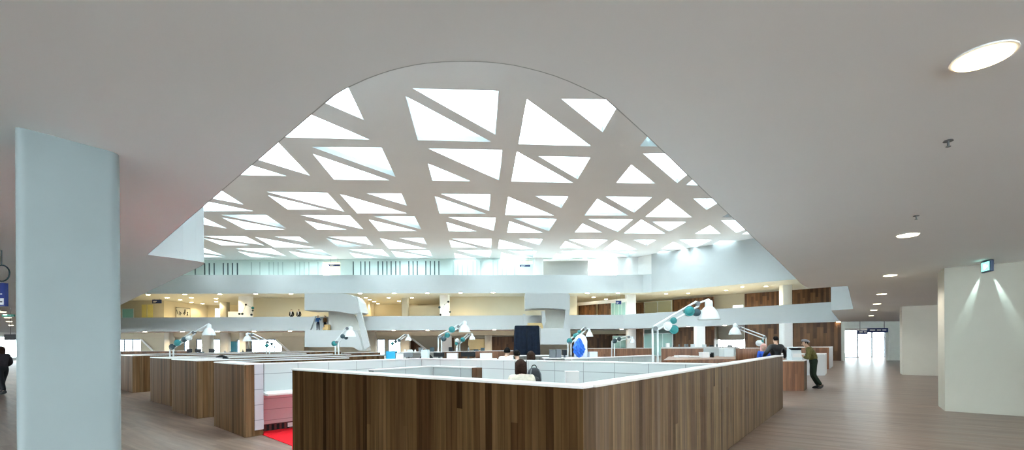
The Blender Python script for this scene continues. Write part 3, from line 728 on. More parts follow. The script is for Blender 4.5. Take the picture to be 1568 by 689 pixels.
# ---- recessed downlights ---------------------------------------------
ordn = ['first', 'second', 'third', 'fourth', 'fifth', 'sixth', 'seventh', 'eighth', 'ninth', 'tenth', 'eleventh', 'twelfth', 'thirteenth']
def downlight(p, z, r, label, group, mat=DL, parts=True):
    t = thing('downlight', label, 'ceiling light', (p[0], p[1], z), 0, group)
    rg = MB().lathe([(r, -.012), (r, -.002)], n=24).build('trim_ring', WHITE, t)
    MB().lathe([(r * .86, -.02), (r * .86, -.0125)], n=24).build('diffuser', mat, rg)
    return t
near = [(1505, 85), (1390, 359), (1363, 421), (1350, 450), (1343, 465), (1338, 474.5), (1334, 483)]
LIGHTS = []
nl = ['largest round downlight, nearest the camera, glowing in the ceiling', 'round downlight in the corridor ceiling above the far cream wall block', 'third round downlight along the right corridor', 'fourth round downlight along the right corridor',
      'fifth round downlight along the right corridor', 'sixth round downlight along the right corridor', 'last small downlight before the exit door sign']
for i, (x, y) in enumerate(near):
    p = g(x, y, ZC); downlight(p, ZC - .001, .15 if i < 6 else .14, nl[i], 'downlights along the right corridor', DLN if i == 0 else DL)
    LIGHTS.append((p, ZC - .06, 110, (1, .93, .82)))
p = g(1283.5, 492.2, ZC + 0) + Vector((.25, .1)); 
for i, (x, y) in enumerate([(3, 477), (12, 486), (14, 492), (17, 498)]):
    p = g(x, y, ZC); downlight(p, ZC - .001, .16, ordn[i] + ' downlight away from the camera in the corridor left of the pillar', 'downlights left of the pillar'); LIGHTS.append((p, ZC - .06, 60, (1, .9, .7)))
up = [226, 282, 336, 391, 445, 551, 603, 654, 705, 755, 902, 950]
for i, x in enumerate(up):
    p = at(x, 451, 55.6); downlight((p.x, 55.7 + (1.2 if x > 850 else 0)), Z2 - .001, .24, ordn[i] + ' downlight from the pillar along the upper white band edge', 'front row of upper gallery downlights', DLF)
    if i % 2 == 0: LIGHTS.append((Vector((p.x, 57.3)), Z2 - .1, 330, (1, .80, .48)))
up2 = [(256, 456), (276, 459), (293, 456), (293, 463), (310, 465), (331, 457), (331, 462), (560, 456), (566, 459), (573, 462), (579, 465), (595, 456), (611, 461), (631, 456), (877, 455), (909, 455), (928, 458)]
dsc = ['leftmost deep', 'second deep', 'third deep', 'lower third deep', 'small farthest', 'front right', 'rear right']
for i, (x, y) in enumerate(up2):
    p = g(x, y, Z2)
    if i < 7: l = dsc[i] + ' downlight in the left gallery recess above the artwork'
    elif i < 14: l = ordn[i - 7] + ' downlight from the left in the recess beside the left stair pod'
    else: l = ordn[i - 14] + ' downlight from the left above the green glass office'
    downlight(p, Z2 - .001, .24, l, 'deep upper gallery downlights', DLF); 
    if i in (1, 4, 6, 9, 12, 14, 16): LIGHTS.append((p, Z2 - .1, 280, (1, .78, .42)))
up3 = [(1020, 450), (1054, 449), (1112, 444.6), (1137, 439.2), (1173, 438.4)]
for i, (x, y) in enumerate(up3):
    p = g(x, y, Z2); downlight(p, Z2 - .001, .2, ordn[i] + ' downlight from the left under the slanting right upper gallery', 'right upper gallery downlights', DLF)
    LIGHTS.append((p, Z2 - .1, 300, (1, .82, .5)))
lo1 = [225, 282, 336, 391, 446, 552, 604, 655, 757, 951]
for i, x in enumerate(lo1):
    p = at(x, 507, 55.6); downlight((p.x, 55.3), ZC - .001, .24, ordn[i] + ' downlight from the pillar along the lower white band edge', 'front row of lower gallery downlights', DLF)
    if i % 2 == 0: LIGHTS.append((Vector((p.x, 57.5)), ZC - .15, 480, (1, .82, .55)))
for i, x in enumerate([1054, 1110, 1284]):
    p = gl(x, .1 if i < 2 else -.3) ; p = on_line(x, wA + nd * .28, ud)
    downlight(p, ZC - .001, .18, ['downlight over the walnut wall by the big lamp shade', 'downlight over the entrance to the bright hall', 'downlight in front of the far right dark wood wall'][i], 'right lower gallery downlights', DLF)
for x in (-3.5, 0, 3.5, 7):  # unseen fill spots without fittings, added to brighten the near ceiling
    for y in (-2.2, .6): LIGHTS.append((Vector((x, y)), ZC - .06, 70, (1, .96, .92)))
for p, z, e, col in LIGHTS:
    spot('downlight_and_fill_beam', (p[0], p[1], z), (p[0], p[1], 0), e, math.radians(150), col, .6, .12)
for x, y in [(558, 480), (568, 482)]: pass

# ================================================================== DESK ENCLOSURES
U = Vector((.603, .798)); VD = Vector((-.80, .60))
TOP = 1.255
def partition(label, P, Q, th=.15, zt=TOP, outer=WALNUT, inner=INNER, cap=.022, end=None, name='desk_partition', group=None):
    P, Q = Vector(P[:2]), Vector(Q[:2]); d = Q - P; L = d.length; a = math.atan2(d.y, d.x)
    t = thing(name, label, 'partition', (P.x, P.y, 0), a, group)
    MB().box((0, 0, .0), (L, th * .5, zt)).build('outer_panel', outer, t)
    MB().box((0, th * .5 + .001, .0), (L, th, zt)).build('inner_panel', inner, t)
    MB().box((-.004, -.012, zt + .001), (L + .004, th + .012, zt + cap)).build('top_cap', CAP, t, bevel=.003)
    if end:
        MB().box((L + .001, .0, 0), (L + .02, th, zt)).build('end_panel', end, t)
    return t
cor = g(896.5, 595.8, TOP); Aend = g(1198.6, 545.4, TOP); Aleft = g(447.5, 567, TOP)
partition('long lighter walnut partition running from the near corner toward the exit doors', cor + (Aend - cor).normalized() * .152, Aend, .16, outer=WALNUT2)
dl = (cor - Aleft).normalized()
tl = partition('dark walnut partition with white cap facing the camera, left side of the near enclosure', Aleft, cor - dl * .02, .15)
MB().box(((cor - Aleft).length - .019, 0, 0), ((cor - Aleft).length + .004, .15, TOP)).build('corner_post', WALNUT2, tl)
# L-shaped screen standing inside the near enclosure
s0 = g(566, 566.2, 1.24); s1 = g(663, 560.2, 1.24); s2 = g(722, 562.3, 1.24)
partition('white inner screen leading back to the walnut-ended screen inside the near enclosure', s0 + (s1 - s0) * .05, s1, .10, 1.22, outer=INNER, inner=INNER)
partition('short white screen ending in a walnut post inside the near enclosure', s1 + (s2 - s1) * .01, s2, .10, 1.22, outer=INNER, inner=INNER)
tag(MB().box((0, -.01, 0), (.10, .12, 1.235)).build('walnut_post', DWOOD, None, (s2.x + .01, s2.y, 0), math.atan2((s2 - s1).y, (s2 - s1).x), bevel=.003), 'walnut post closing the short white screen', 'post')
# run at the left of the near enclosure with shelf, grille and red carpet
kR = pr(402, 560)[0] / F
R0 = Vector((kR * 8.62, 8.62)); F0 = g(645, 548.4, 1.262); FR = g(1103, 557.2, 1.262)
ru = (F0 - R0).normalized(); rn = Vector((ru.y, -ru.x))
partition('white panelled inner wall behind the shelf, left side of the red-carpeted enclosure', R0 + ru * .02, F0, .15, 1.24, outer=INNER, inner=WALNUT)
fd = (FR - F0).normalized(); fn = Vector((fd.y, -fd.x))
ip = on_line(1090, F0, fd)
partition('long white panelled wall across the back of the near enclosure', F0 + fd * .01, FR - fd * .02, .15, 1.24, outer=INNER, inner=WALNUT)
def worktop(label, P, Q, nrm, depth, z=.74, inset=.0):
    d = (Q - P).normalized(); L = (Q - P).length; a = math.atan2(d.y, d.x)
    t = thing('desk_worktop', label, 'desk', (P.x, P.y, 0), a)
    MB().box((0, -depth, z - .04), (L, -.004, z)).build('desk_top', CAP, t, bevel=.004)
    MB().box((0, -.10, .14), (L, -.006, z - .041)).build('modesty_panel', UNDER, t)
    mb = MB().box((0, -.09, 0), (L, -.006, .139))
    mb.build('plinth', plain('maroon_plinth', (.10, .02, .02), .6), t)
    mb = MB(); n = int(min(L, 3.0) / .09)
    for k in range(n): mb.box((.04 + k * .09, -.102, .02), (.085 + k * .09, -.0905, .125))
    mb.build('grille', DARK, t)
    return t
w1 = worktop('white shelf desk along the white left inner wall above the red carpet', R0 - ru * .10, F0 - ru * .8, rn, .55)
p = R0 + ru * .45 + rn * .115
tag(MB().box((-.05, -.008, 0), (.05, 0, .08)).box((-.02, -.012, .02), (.02, -.008, .06)).build('wall_socket', CAP, None, (p.x, p.y, .04), math.atan2(ru.y, ru.x)), 'white socket set in the dark grille above the red carpet', 'socket')
worktop('white desk along the back wall of the near enclosure', F0 + fd * .9, FR - fd * 1.0, fn, .55)
car = [g(402, 666), g(447, 683), Aleft + (cor - Aleft) * .001, s0 + Vector((0, -.05)), s1 + Vector((-.02, 0)), F0 + fn * .05, R0 + rn * .02]
car2 = [s0 + Vector((0, -.06)), cor + (Aend - cor) * .02 + Vector((-.1, .1)), cor + (Aend - cor) * .42 + Vector((-.14, .10)), F0 + fn * .05, s1]
S(MB().prism([(p.x, p.y) for p in car2], .001, .010).build('floor_carpet_grey', plain('grey_carpet', (.42, .41, .40), .95, var=.1, scale=90)))
S(MB().prism([(p.x, p.y) for p in car], .001, .012).build('floor_carpet', REDC))
def end_run(label, P0, P1, P2, Lr, lock=False, dp=.75, outer=WALNUT3):
    """solid walnut end block with a white top, and the two long walls of the run leading away from it"""
    P0, P1, P2 = [Vector(p[:2]) for p in (P0, P1, P2)]
    u = (P2 - P1).normalized(); u = (u * .3 + U * .7).normalized()
    d = (P1 - P0).normalized(); L = (P1 - P0).length; a = math.atan2(d.y, d.x)
    t = thing('desk_run', label, 'partition', (P1.x, P1.y, 0), 0)
    Z = Vector((0, 0)); E0 = P0 - P1
    h = dp * .48 if lock else dp
    MB().prism([E0 + d * .02, Z, u * h, E0 + d * .02 + u * h], 0, TOP).build('end_block', outer, t)
    # re-face: walnut strips along the front
    o = MB().box((0, -.012, 0), (L, 0, TOP)).build('front_panel', outer, t, (E0.x, E0.y, 0), a)
    au = math.atan2(u.y, u.x)
    o = MB().box((0, -.012, 0), (h, 0, TOP)).build('side_panel', outer, t, (0, 0, 0), au)
    if lock:
        MB().prism([E0 + d * .02 + u * (h + .005), u * (h + .005), u * dp, E0 + d * .02 + u * dp], .1, TOP).build('locker_block', LOCKER, t)
        MB().box((h + .005, -.012, .11), (dp, 0, TOP)).build('locker_fronts', LOCKER, t, (0, 0, 0), au)
        MB().prism([E0 + d * .02 + u * (h + .005), u * (h + .005), u * dp, E0 + d * .02 + u * dp], 0, .099).build('plinth', WALNUT3, t)
    e = E0 - d * .01; f = d * .01
    MB().prism([e - u * .012, f - u * .012, f + u * dp, e + u * dp], TOP + .001, TOP + .022).build('top_cap', CAP, t)
    if not lock:
        MB().box((dp + .005, 0, 0), (Lr, .12, TOP)).build('long_wall', outer, t, (0, 0, 0), au)
        MB().box((dp + .005, -.012, TOP + .001), (Lr, .132, TOP + .022)).build('wall_cap', CAP, t, (0, 0, 0), au)
    MB().box((dp + .005, 0, 0), (Lr, .12, TOP)).build('long_wall', outer, t, (E0.x, E0.y, 0), au)
    MB().box((dp + .005, -.012, TOP + .001), (Lr, .132, TOP + .022)).build('wall_cap', CAP, t, (E0.x, E0.y, 0), au)
    return t
end_run('walnut end block with white lockers on its side, nearest of the left row', g(329, 652), g(376, 670), g(402, 666.2), 3.0, True, dp=.30)
end_run('walnut end block second in the left row, behind the one with lockers', g(264, 629), g(303, 641), g(328, 637.5), 5.2)
end_run('short walnut end block third in the left row, with a low recess at its foot', g(231, 614), g(262, 622.5), g(275, 620.5), 5.2)
end_run('farthest walnut end block of the left row, beside the pillar', g(176, 594), g(203.7, 601.5), g(231, 598.3), 9.0)
# partitions further back
q0, q1 = g(874, 549.2, 1.272), g(1003, 543.6, 1.272)
partition('pale partition with a walnut end behind the near enclosure, below the largest lamp', q0, q1, .15, 1.25, outer=INNER, inner=INNER, end=DWOOD)
REDW = planks('reddish_walnut', [(.12, .045, .02), (.19, .08, .035), (.23, .10, .048), (.15, .06, .028)], .09, 'Z', 2.5, .4, .3, (20, 20, 1.2))
def block(name, label, cat, pts, z, mat, top=CAP, side=None, topz=.025):
    pts = [Vector(p[:2]) for p in pts]; c = pts[0]
    t = thing(name, label, cat, (c.x, c.y, 0))
    R = [p - c for p in pts]
    MB().prism([p * .998 for p in R], 0, z - .001).build('body', plain('plywood_core', (.3, .2, .12)) if 'plywood_core' not in MATS else MATS['plywood_core'], t)
    n = len(R); area = sum(R[i].x * R[(i + 1) % n].y - R[(i + 1) % n].x * R[i].y for i in range(n))
    if area < 0: R = R[::-1]
    for i in range(n):
        d = R[(i + 1) % n] - R[i]
        m = mat if (side is None or d.y / max(d.length, 1e-6) < .5) else side
        MB().box((.001, -.012, 0), (d.length - .001, 0, z)).build('side_panel', m, t, (R[i].x, R[i].y, 0), math.atan2(d.y, d.x))
    MB().prism([p * 1.005 for p in R], z + .001, z + topz).build('counter_top', top, t)
    return t
# wood-topped table behind the long partition
block('wood_counter', 'low brown wood-topped counter carrying papers and a grey crate, behind the long partition', 'counter',
      [g(1016, 551.5, 1.12), g(1126, 550, 1.12), g(1125, 545, 1.12), g(1024, 546, 1.12)], 1.10, REDW, top=REDW)
c1 = g(1231, 598.6); cl = Vector((c1.x - 1.35, c1.y + .2))
block('service_counter', 'walnut counter end on which the man in the olive jacket leans', 'counter', [cl, c1, c1 + U * .95, cl + U * .95], .965, REDW, top=CAP, side=WALNUT2)
c2 = g(1262, 575)
block('service_counter', 'pale grey low counter just past the man in the olive jacket', 'counter', [c2 + Vector((-2.2, .3)), c2, c2 + U * 1.8, c2 + Vector((-2.2, .3)) + U * 1.8], 1.0, GREYW, top=CAP)
c3 = g(1269.5, 565.3)
block('service_counter', 'tall walnut enclosure end with white side, farthest along the right corridor', 'counter', [c3 + Vector((-3.4, .4)), c3, c3 + U * 4.2, c3 + Vector((-3.4, .4)) + U * 4.2], 1.26, REDW, top=CAP, side=BAND)
for l, a, b, z, m in [('long low walnut partition far back at the left beside the pillar', (182, 537.6), (290, 537), 1.26, DWOOD), ('walnut partition far back under the first stair pod', (526, 540.2), (583, 538.6), 1.26, DWOOD),
                      ('low walnut partition far back below the short lamp over the green glass', (900, 533.2), (998.5, 532.8), 1.26, REDW), ('low walnut partition far back behind the big lamp post', (1013, 533.2), (1077, 532.8), 1.26, REDW),
                      ('low walnut partition far back left of the pair at the counter', (1127, 532.8), (1168, 532.6), 1.26, REDW), ('white partition far back in front of the bright hall', (1078, 532.8), (1126.5, 532.7), 1.26, BAND),
                      ('walnut partition far back right of the dark monitors', (728, 537.2), (786, 536.6), 1.26, REDW), ('walnut partition far back behind the monitors', (676, 538.2), (727, 537.4), 1.26, DWOOD)]:
    partition(l, g(a[0], a[1], z + .022), g(b[0], b[1], z + .022), .12, z, outer=m)
def desk(label, a, b, Y, z, depth=.8):
    p, q = at(a, 545, Y), at(b, 545, Y); L = q.x - p.x
    t = thing('desk', label, 'desk', (p.x, Y, 0))
    MB().box((0, 0, z - .03), (L, depth, z)).build('desk_top', CAP, t, bevel=.004)
    for x in (.02, L - .06):
        MB().box((x, .03, 0), (x + .04, depth - .03, z - .031)).build('side_panel', CAP, t)
    MB().box((.061, depth - .06, .2), (L - .061, depth - .04, z - .031)).build('back_panel', INNER, t)
    return t
desk('long white high desk carrying the dark monitors behind the near enclosure', 584, 760, 14.0, 1.14)
desk('white high desk carrying the blue bag and the grey crates', 832, 942, 14.0, 1.16)
desk('long white desk with small monitors far back left of the first stair pod', 286, 402, 25.0, 1.15)
desk('white desk strewn with small things far back between the two middle lamps', 610, 745, 24.0, 1.2)
desk('white desk in front of the glass fronts far back at the right', 1018, 1132, 31.5, 1.3)
desk('low white desk behind the seated three, in front of the draped booth', 780, 870, 18.5, 1.12)

# ================================================================== GIANT DESK LAMPS
def lamp(label, base, Y, elbow, head, shade, sw, balls, r=.022, twin=.055, zb=0.0, flip=False):
    """base/elbow/head/shade in frontal plane Y; shade = bottom centre, sw = its width in px"""
    B_ = at(*base, Y); B_.z = zb; E = at(*elbow, Y) - B_; H = at(*head, Y) - B_; Sh = at(*shade, Y) - B_
    t = thing('giant_desk_lamp', label, 'lamp', B_, 0, 'giant adjustable desk lamps')
    w = sw * Y / F
    MB().lathe([(.16, 0), (.16, .02), (.05, .04), (.03, .06)], n=28).build('base', LWHITE, t, smooth=True)
    mb = MB()
    for s in (-1, 1): mb.tube((s * twin, 0, .05), (E.x + s * twin, E.y, E.z), r, n=10)
    mb.build('post', LWHITE, t, smooth=True)
    d = (H - E).normalized(); nn = Vector((-d.z, 0, d.x)) * twin
    mb = MB()
    for s in (-1, 1): mb.tube(E + nn * s, H + nn * s, r, n=10)
    mb.tube(E - nn, E + nn, r).tube(H - nn, H + nn, r)
    mb.build('arm', LWHITE, t, smooth=True)
    for q in (E, H): MB().tube(q + Vector((0, -.05, 0)), q + Vector((0, .05, 0)), r * 2.2).build('joint', GREYM, t, smooth=True)
    top = Sh + Vector((0, 0, w * .98))
    MB().tube(H, top, r * .9, n=10).tube(top, top + Vector((0, 0, -.05)), r * 1.2).build('shade_stem', LWHITE, t, smooth=True)
    prof = [(.50, 0), (.505, .02), (.485, .10), (.44, .24), (.37, .40), (.27, .54), (.185, .62), (.18, .66), (.175, .84), (.14, .92), (.05, .95)]
    inn = [(.02, .5), (.2, .50), (.34, .36), (.42, .2), (.465, .02), (.48, 0)]
    mb = MB(); bm = mb.bm; n = 36; rings = []
    for rr, z in inn + prof:
        rings.append([bm.verts.new((Sh.x + rr * w * math.cos(2 * PI * k / n), Sh.y + rr * w * math.sin(2 * PI * k / n), Sh.z + z * w)) for k in range(n)])
    for a, b in zip(rings, rings[1:]):
        for k in range(n): bm.faces.new((a[k], a[(k + 1) % n], b[(k + 1) % n], b[k]))
    bm.faces.new(rings[0]); bm.faces.new(rings[-1])
    shd = mb.build('lamp_shade', LWHITE, t, smooth=True)
    MB().ball(Sh + Vector((0, 0, w * .22)), w * .1).build('bulb', emis('bulb_glow', (1, .9, .7), 3) if 'bulb_glow' not in MATS else MATS['bulb_glow'], shd, smooth=True)
    for bx, by, br, m in balls:
        c = at(bx, by, Y) - B_; R = br * Y / F
        MB().tube(c + Vector((0, -R * .35 - .0, 0)), c + Vector((0, R * .35, 0)), R * .98, n=28).ball(c, R, (1, .62, 1), 20).build('counterweight_disc', m, t, smooth=True)
    return t
lamp('largest giant white desk lamp with teal discs, its shade over the long partition', (1004, 548), 10.2, (1003, 503), (1068, 465), (1085.5, 489.5), 32,
     [(1055, 476.5, 8, TEAL), (1066.5, 478.5, 6, DTEAL), (1031, 491, 5.2, TEAL), (1022.5, 499.5, 7, LWHITE), (1031.5, 504.5, 7, TEAL)])
lamp('giant white desk lamp reaching left from behind the man in the black leather jacket', (1171, 548), 17.8, (1170.5, 516.5), (1133, 502.5), (1125.5, 512.5), 18, [(1162.5, 525.5, 4.8, LWHITE), (1166, 523, 3, TEAL)])
lamp('tall lamp in mid hall, larger neighbour of the small teal-disc lamp beside it', (674, 548), 15.5, (673.5, 516), (702, 500), (711.5, 508.5), 18, [(692, 504.5, 5, TEAL), (685, 513, 4.2, TEAL), (679.5, 518.5, 4.2, DTEAL)])
lamp('small giant-type lamp with teal discs just right of the middle lamp, further back', (703, 545), 26, (702.5, 526), (718, 512), (723, 520), 9.5, [(708.5, 520, 3.6, TEAL), (700, 521, 3, LWHITE), (699, 526, 2.6, TEAL)])
lamp('small lamp with slate discs beside the dark stair underside', (602, 545), 25, (602, 526), (621, 513), (625.5, 521.5), 9.5, [(606, 523, 2.4, DTEAL), (611, 521.5, 2.4, DTEAL), (601, 526, 2.6, TEAL)])
lamp('giant lamp in front of the first stair pod, its shade raised', (516, 546), 15.5, (516, 524), (532, 503), (537, 516), 17, [(512, 526, 4.2, TEAL), (525, 515, 3.6, DTEAL), (530, 517, 3, DTEAL)])
lamp('giant lamp with teal and slate discs left of the teal door, nearest the pillar', (262, 548), 14.8, (263, 533), (297, 509), (320, 513.5), 18.5, [(264, 531, 4.5, DTEAL), (272, 525, 5, TEAL), (282.5, 520, 4, DTEAL), (289.5, 517.5, 4.2, LWHITE)])
lamp('lamp with arm folding down to its post on the right, near the teal door', (411, 546), 18, (410, 524), (386, 512.5), (379, 522.5), 13, [(408.5, 529, 2.8, TEAL), (416, 526.5, 2.2, DTEAL), (417, 530, 2, LWHITE)])
lamp('giant lamp standing behind the blue plastic bag', (872, 546), 16, (872, 524), (896, 503), (902.5, 515.5), 12, [(872, 522, 4.4, TEAL), (882, 514, 4.5, TEAL), (887, 508, 2.8, TEAL)])
lamp('small giant-type lamp with slate discs in front of the low green glass', (938, 546), 19, (939, 522), (963, 516), (968.5, 525), 9.5, [(941, 522, 3.8, DTEAL), (948, 519, 3.2, DTEAL)])

def glob(name, label, pts, Y):
    t = thing(name, label, 'lamp', at(pts[0][0], pts[0][1], Y))
    o = at(pts[0][0], pts[0][1], Y)
    for x, y, r, m in pts:
        MB().ball(at(x, y, Y) - o, r * Y / F, n=14).build('disc', m, t, smooth=True)
    mb = MB()
    for a, b in zip(pts, pts[1:]): mb.tube(at(a[0], a[1], Y) - o, at(b[0], b[1], Y) - o, .03, n=6)
    lo = min(pts, key=lambda p: -p[1]); q = at(lo[0], lo[1], Y)
    mb.tube(q - o, Vector((q.x, q.y, LV1 + .005)) - o, .03, n=6)
    mb.build('stem', LWHITE, t)
glob('disc_lamp', 'lamp with four dark green discs standing before the left gallery column', [(366.5, 480.5, 1.8, DTEAL), (371, 480.5, 1.8, DTEAL), (376.5, 466.5, 1.6, DARK), (387, 471.5, 2.1, TEAL), (387, 475.5, 1.4, DTEAL), (385, 482, 1.8, DARK)], 57)
glob('disc_lamp', 'lamp with four dark green discs standing before the middle gallery column', [(673, 470.5, 1.9, DTEAL), (674.5, 482, 1.6, DARK), (681, 466, 1.2, LWHITE), (686.5, 462, 1.7, DARK), (689, 477.5, 1.7, DTEAL)], 57)

# ================================================================== THINGS ON THE DESKS
def monitor(label, x0, x1, y0, y1, Y, zt, mat=DARK, group=None):
    p, q = at(x0, y1, Y), at(x1, y0, Y); w = q.x - p.x
    t = thing('monitor', label, 'monitor', ((p.x + q.x) / 2, Y, zt), 0, group)
    h = max(.15, q.z - zt)
    MB().box((-w / 2, -.02, .07), (w / 2, .02, h)).build('screen', mat, t, bevel=.006)
    MB().box((-.03, .021, 0.012), (.03, .05, h * .6)).build('stand', GREYM, t)
    MB().box((-w * .22, -.06, 0), (w * .22, .09, .011)).build('base', GREYM, t)
    return t
monitor('dark monitor back on the long white high desk, beside the cyan box', 619, 632.5, 539.5, 547, 14.3, 1.14, GREYM)
monitor('wide dark monitor on the long white high desk, middle one', 664, 680.5, 539.5, 547.5, 14.3, 1.14)
monitor('broad dark monitor on the long white high desk, before the walnut partition', 706, 728, 539, 548, 14.3, 1.14)
monitor('small black monitor at the right end beside the grey crates below the pod', 861, 868, 535.5, 542.5, 14.3, 1.16)
for i, (a, b, l) in enumerate([(286, 294, 'first small dark monitor from the pillar on the far left white desk'), (299, 308, 'second small dark monitor from the pillar on the far left white desk'),
                               (320, 329, 'third small dark monitor from the pillar on the far left white desk'), (377, 386, 'small dark monitor on the far left white desk below the arched lamp')]):
    monitor(l, a, b, 534, 540, 25.3, 1.15, DARK)
def wbox(name, label, cat, x0, x1, y0, y1, Y, zb, mat, dep=.3, lid=None):
    p, q = at(x0, y1, Y), at(x1, y0, Y); w = q.x - p.x; h = max(.06, q.z - zb)
    t = thing(name, label, cat, ((p.x + q.x) / 2, Y, zb))
    th = min(.012, w * .08)
    mb = MB().box((-w / 2, 0, 0), (w / 2, dep, th)).box((-w / 2, 0, th), (w / 2, th, h)).box((-w / 2, dep - th, th), (w / 2, dep, h)).box((-w / 2, th, th), (-w / 2 + th, dep - th, h)).box((w / 2 - th, th, th), (w / 2, dep - th, h))
    mb.build('box_body', mat, t)
    MB().box((-w / 2 - .004, -.004, h + .0005), (w / 2 + .004, dep + .004, h + .014)).build('lid', lid or mat, t)
    return t
CYAN = plain('cyan_plastic', (.01, .30, .52), .4)
CLOUD = plain('pale_grey_plastic', (.55, .60, .62), .4)
wbox('storage_box', 'bright cyan box at the left end of the long white high desk', 'box', 591, 605, 538.5, 546.5, 14.25, 1.14, CYAN)
wbox('storage_box', 'low white box leaning right of the cyan box', 'box', 606, 618, 541.5, 547, 14.25, 1.14, CAP)
wbox('storage_box', 'pale grey-blue box with clutter between the first two monitors', 'box', 645, 655, 536.5, 547, 14.25, 1.14, CLOUD)
wbox('storage_box', 'white box between the two wide dark monitors', 'box', 684, 700, 541.5, 547.5, 14.25, 1.14, CAP)
wbox('storage_box', 'white box before the walnut partition right of the broad monitor', 'box', 735, 753, 541.5, 548, 14.25, 1.14, CAP)
wbox('storage_crate', 'dark grey crate standing on the white desk below the right stair pod', 'crate', 842, 851, 536, 547.3, 14.2, 1.16, GREYM)
wbox('storage_crate', 'dark grey crate with rounded load, right of the other grey crate', 'crate', 852, 859.5, 535.5, 547, 14.25, 1.16, GREYM)
wbox('storage_box', 'small pale box on the desk right of the blue bag', 'box', 903, 915, 539.5, 545, 14.2, 1.16, CLOUD)
wbox('storage_crate', 'pale grey crate standing on the wood-topped counter', 'crate', 1109, 1123.5, 534, 546, 15.4, 1.125, CLOUD, .4)
t = wbox('paper_tray', 'white paper dispenser with dark slots on the wood-topped counter', 'box', 1076, 1086, 540, 549, 14.5, 1.125, CAP, .3)
tag(MB().box((-.03, 0, 0), (.03, .12, .12)).box((-.02, -.004, .12), (.02, .1, .16)).build('stapler', DARK, None, (at(1088, 545, 14.6).x + .1, 14.6, 1.126), .5, bevel=.01), 'small dark stapler beside the paper dispenser', 'stapler')
# open newspaper / papers on the counter
p = at(1050, 543, 15.0)
mb = MB(); mb.box((-.36, -.2, 0), (-.01, .2, .03)).box((.01, -.22, 0), (.38, .18, .045)).box((-.3, -.1, .031), (.1, .2, .06))
tag(mb.build('paper_stack', CAP, None, (p.x, 15.0, 1.126), .15, bevel=.005), 'loose stack of white papers on the wood-topped counter', 'papers')
# white rack on the service counter
ry = 15.7; p = at(1220.5, 552, ry)
t = thing('display_rack', 'white sloping rack with dark slots on the counter beside the olive jacket', 'rack', (p.x, ry, .99))
W = 16 * ry / F; H = at(1220, 531.5, ry).z - .99
MB().face3([Vector((-W / 2, 0, 0)), Vector((W / 2, 0, 0)), Vector((W / 2, .05, H * .75)), Vector((-W / 2, .05, H * .75))], [Vector((-W / 2, .3, 0)), Vector((W / 2, .3, 0)), Vector((W / 2, .3, H)), Vector((-W / 2, .3, H))]).build('rack_body', CLOUD, t, bevel=.01)
mb = MB()
for x in (-.12, 0, .12): mb.box((x - .045, .02, H * .76), (x + .045, .29, H * .93))
mb.build('slot_contents', DARK, t)
MB().box((-W * .4, -.006, H * .2), (W * .4, .02, H * .5)).build('front_label', CAP, t)
# draped booth
Yb = 22.0
t = thing('draped_booth', 'tall booth draped in dark navy cloth under the right stair pod', 'booth', (at(807, 540, Yb).x, Yb, 0))
cx = t.location.x; zt = at(807, 498.3, Yb).z
xl, xr = at(788.5, 500, Yb).x - cx, at(826.5, 500, Yb).x - cx
mb = MB(); bm = mb.bm; rings = []
n = 96
for z, f, am in ((0.02, 1.05, .045), (.6, 1.04, .04), (1.2, 1.03, .035), (1.9, 1.0, .02), (zt - .12, .985, .012), (zt - .02, .97, .006), (zt, .93, .0)):
    ring_ = []
    for k in range(n):
        s = k / n * 4; e = int(s); u_ = s - e
        c = [(-1, -1), (1, -1), (1, 1), (-1, 1), (-1, -1)]
        x = c[e][0] + (c[e + 1][0] - c[e][0]) * u_; y = c[e][1] + (c[e + 1][1] - c[e][1]) * u_
        wv = 1 + am * math.sin(k * 1.31) + am * .6 * math.sin(k * .57 + 1)
        ring_.append(bm.verts.new((x * (xr - xl) / 2 * f * wv, y * .55 * f * wv + .55, z + (.03 * math.sin(k * .4) if z < .1 else 0))))
    rings.append(ring_)
for a, b in zip(rings, rings[1:]):
    for k in range(n): bm.faces.new((a[k], a[(k + 1) % n], b[(k + 1) % n], b[k]))
bm.faces.new(rings[0][::-1]); bm.faces.new(rings[-1])
mb.build('drape', NAVYC, t, smooth=True)
MB().tube((0, -.045, .1), (.0, -.03, zt - .15), .012, n=8).build('seam', DARK, t)
# clear plastic bag dome and blue bag
Yp = 14.3; p = at(891, 545, Yp)
W = 20 * Yp / F
t = thing('plastic_cover', 'cloudy clear plastic bag on the white desk, behind the blue bag', 'bag', (at(891, 545, Yp).x, Yp + .2, 1.161))
H = at(891, 511.5, Yp).z - 1.161
mb = MB().lathe([(W * .50, 0), (W * .53, H * .1), (W * .5, H * .4), (W * .5, H * .7), (W * .42, H * .86), (W * .25, H * .96), (W * .05, H)], n=40)
for v in mb.bm.verts:
    a = math.atan2(v.co.y, v.co.x); v.co.x *= 1 + .03 * math.sin(7 * a + v.co.z * 20); v.co.y *= .5
mb.build('plastic_film', glass('cloudy_plastic', (.92, .95, 1), .35), t, smooth=True)
t = thing('plastic_bag', 'crumpled bright blue plastic bag on the white desk', 'bag', (at(888, 545, 13.95).x, 14.12, 1.161))
mb = MB(); bmesh.ops.create_icosphere(mb.bm, subdivisions=4, radius=1)
H = at(888, 517, Yp).z - 1.161; W = 17 * Yp / F / 2
for v in mb.bm.verts:
    c = v.co.copy(); k = 1 + .16 * math.sin(9 * c.x + 5 * c.z) * math.sin(8 * c.y + 3) + .1 * math.sin(17 * c.z + 11 * c.x)
    taper = .55 if c.z > .2 else 1
    v.co = Vector((c.x * W * k * (1 - .5 * max(0, c.z)), c.y * .12 * k, H * .5 + c.z * H * .5))
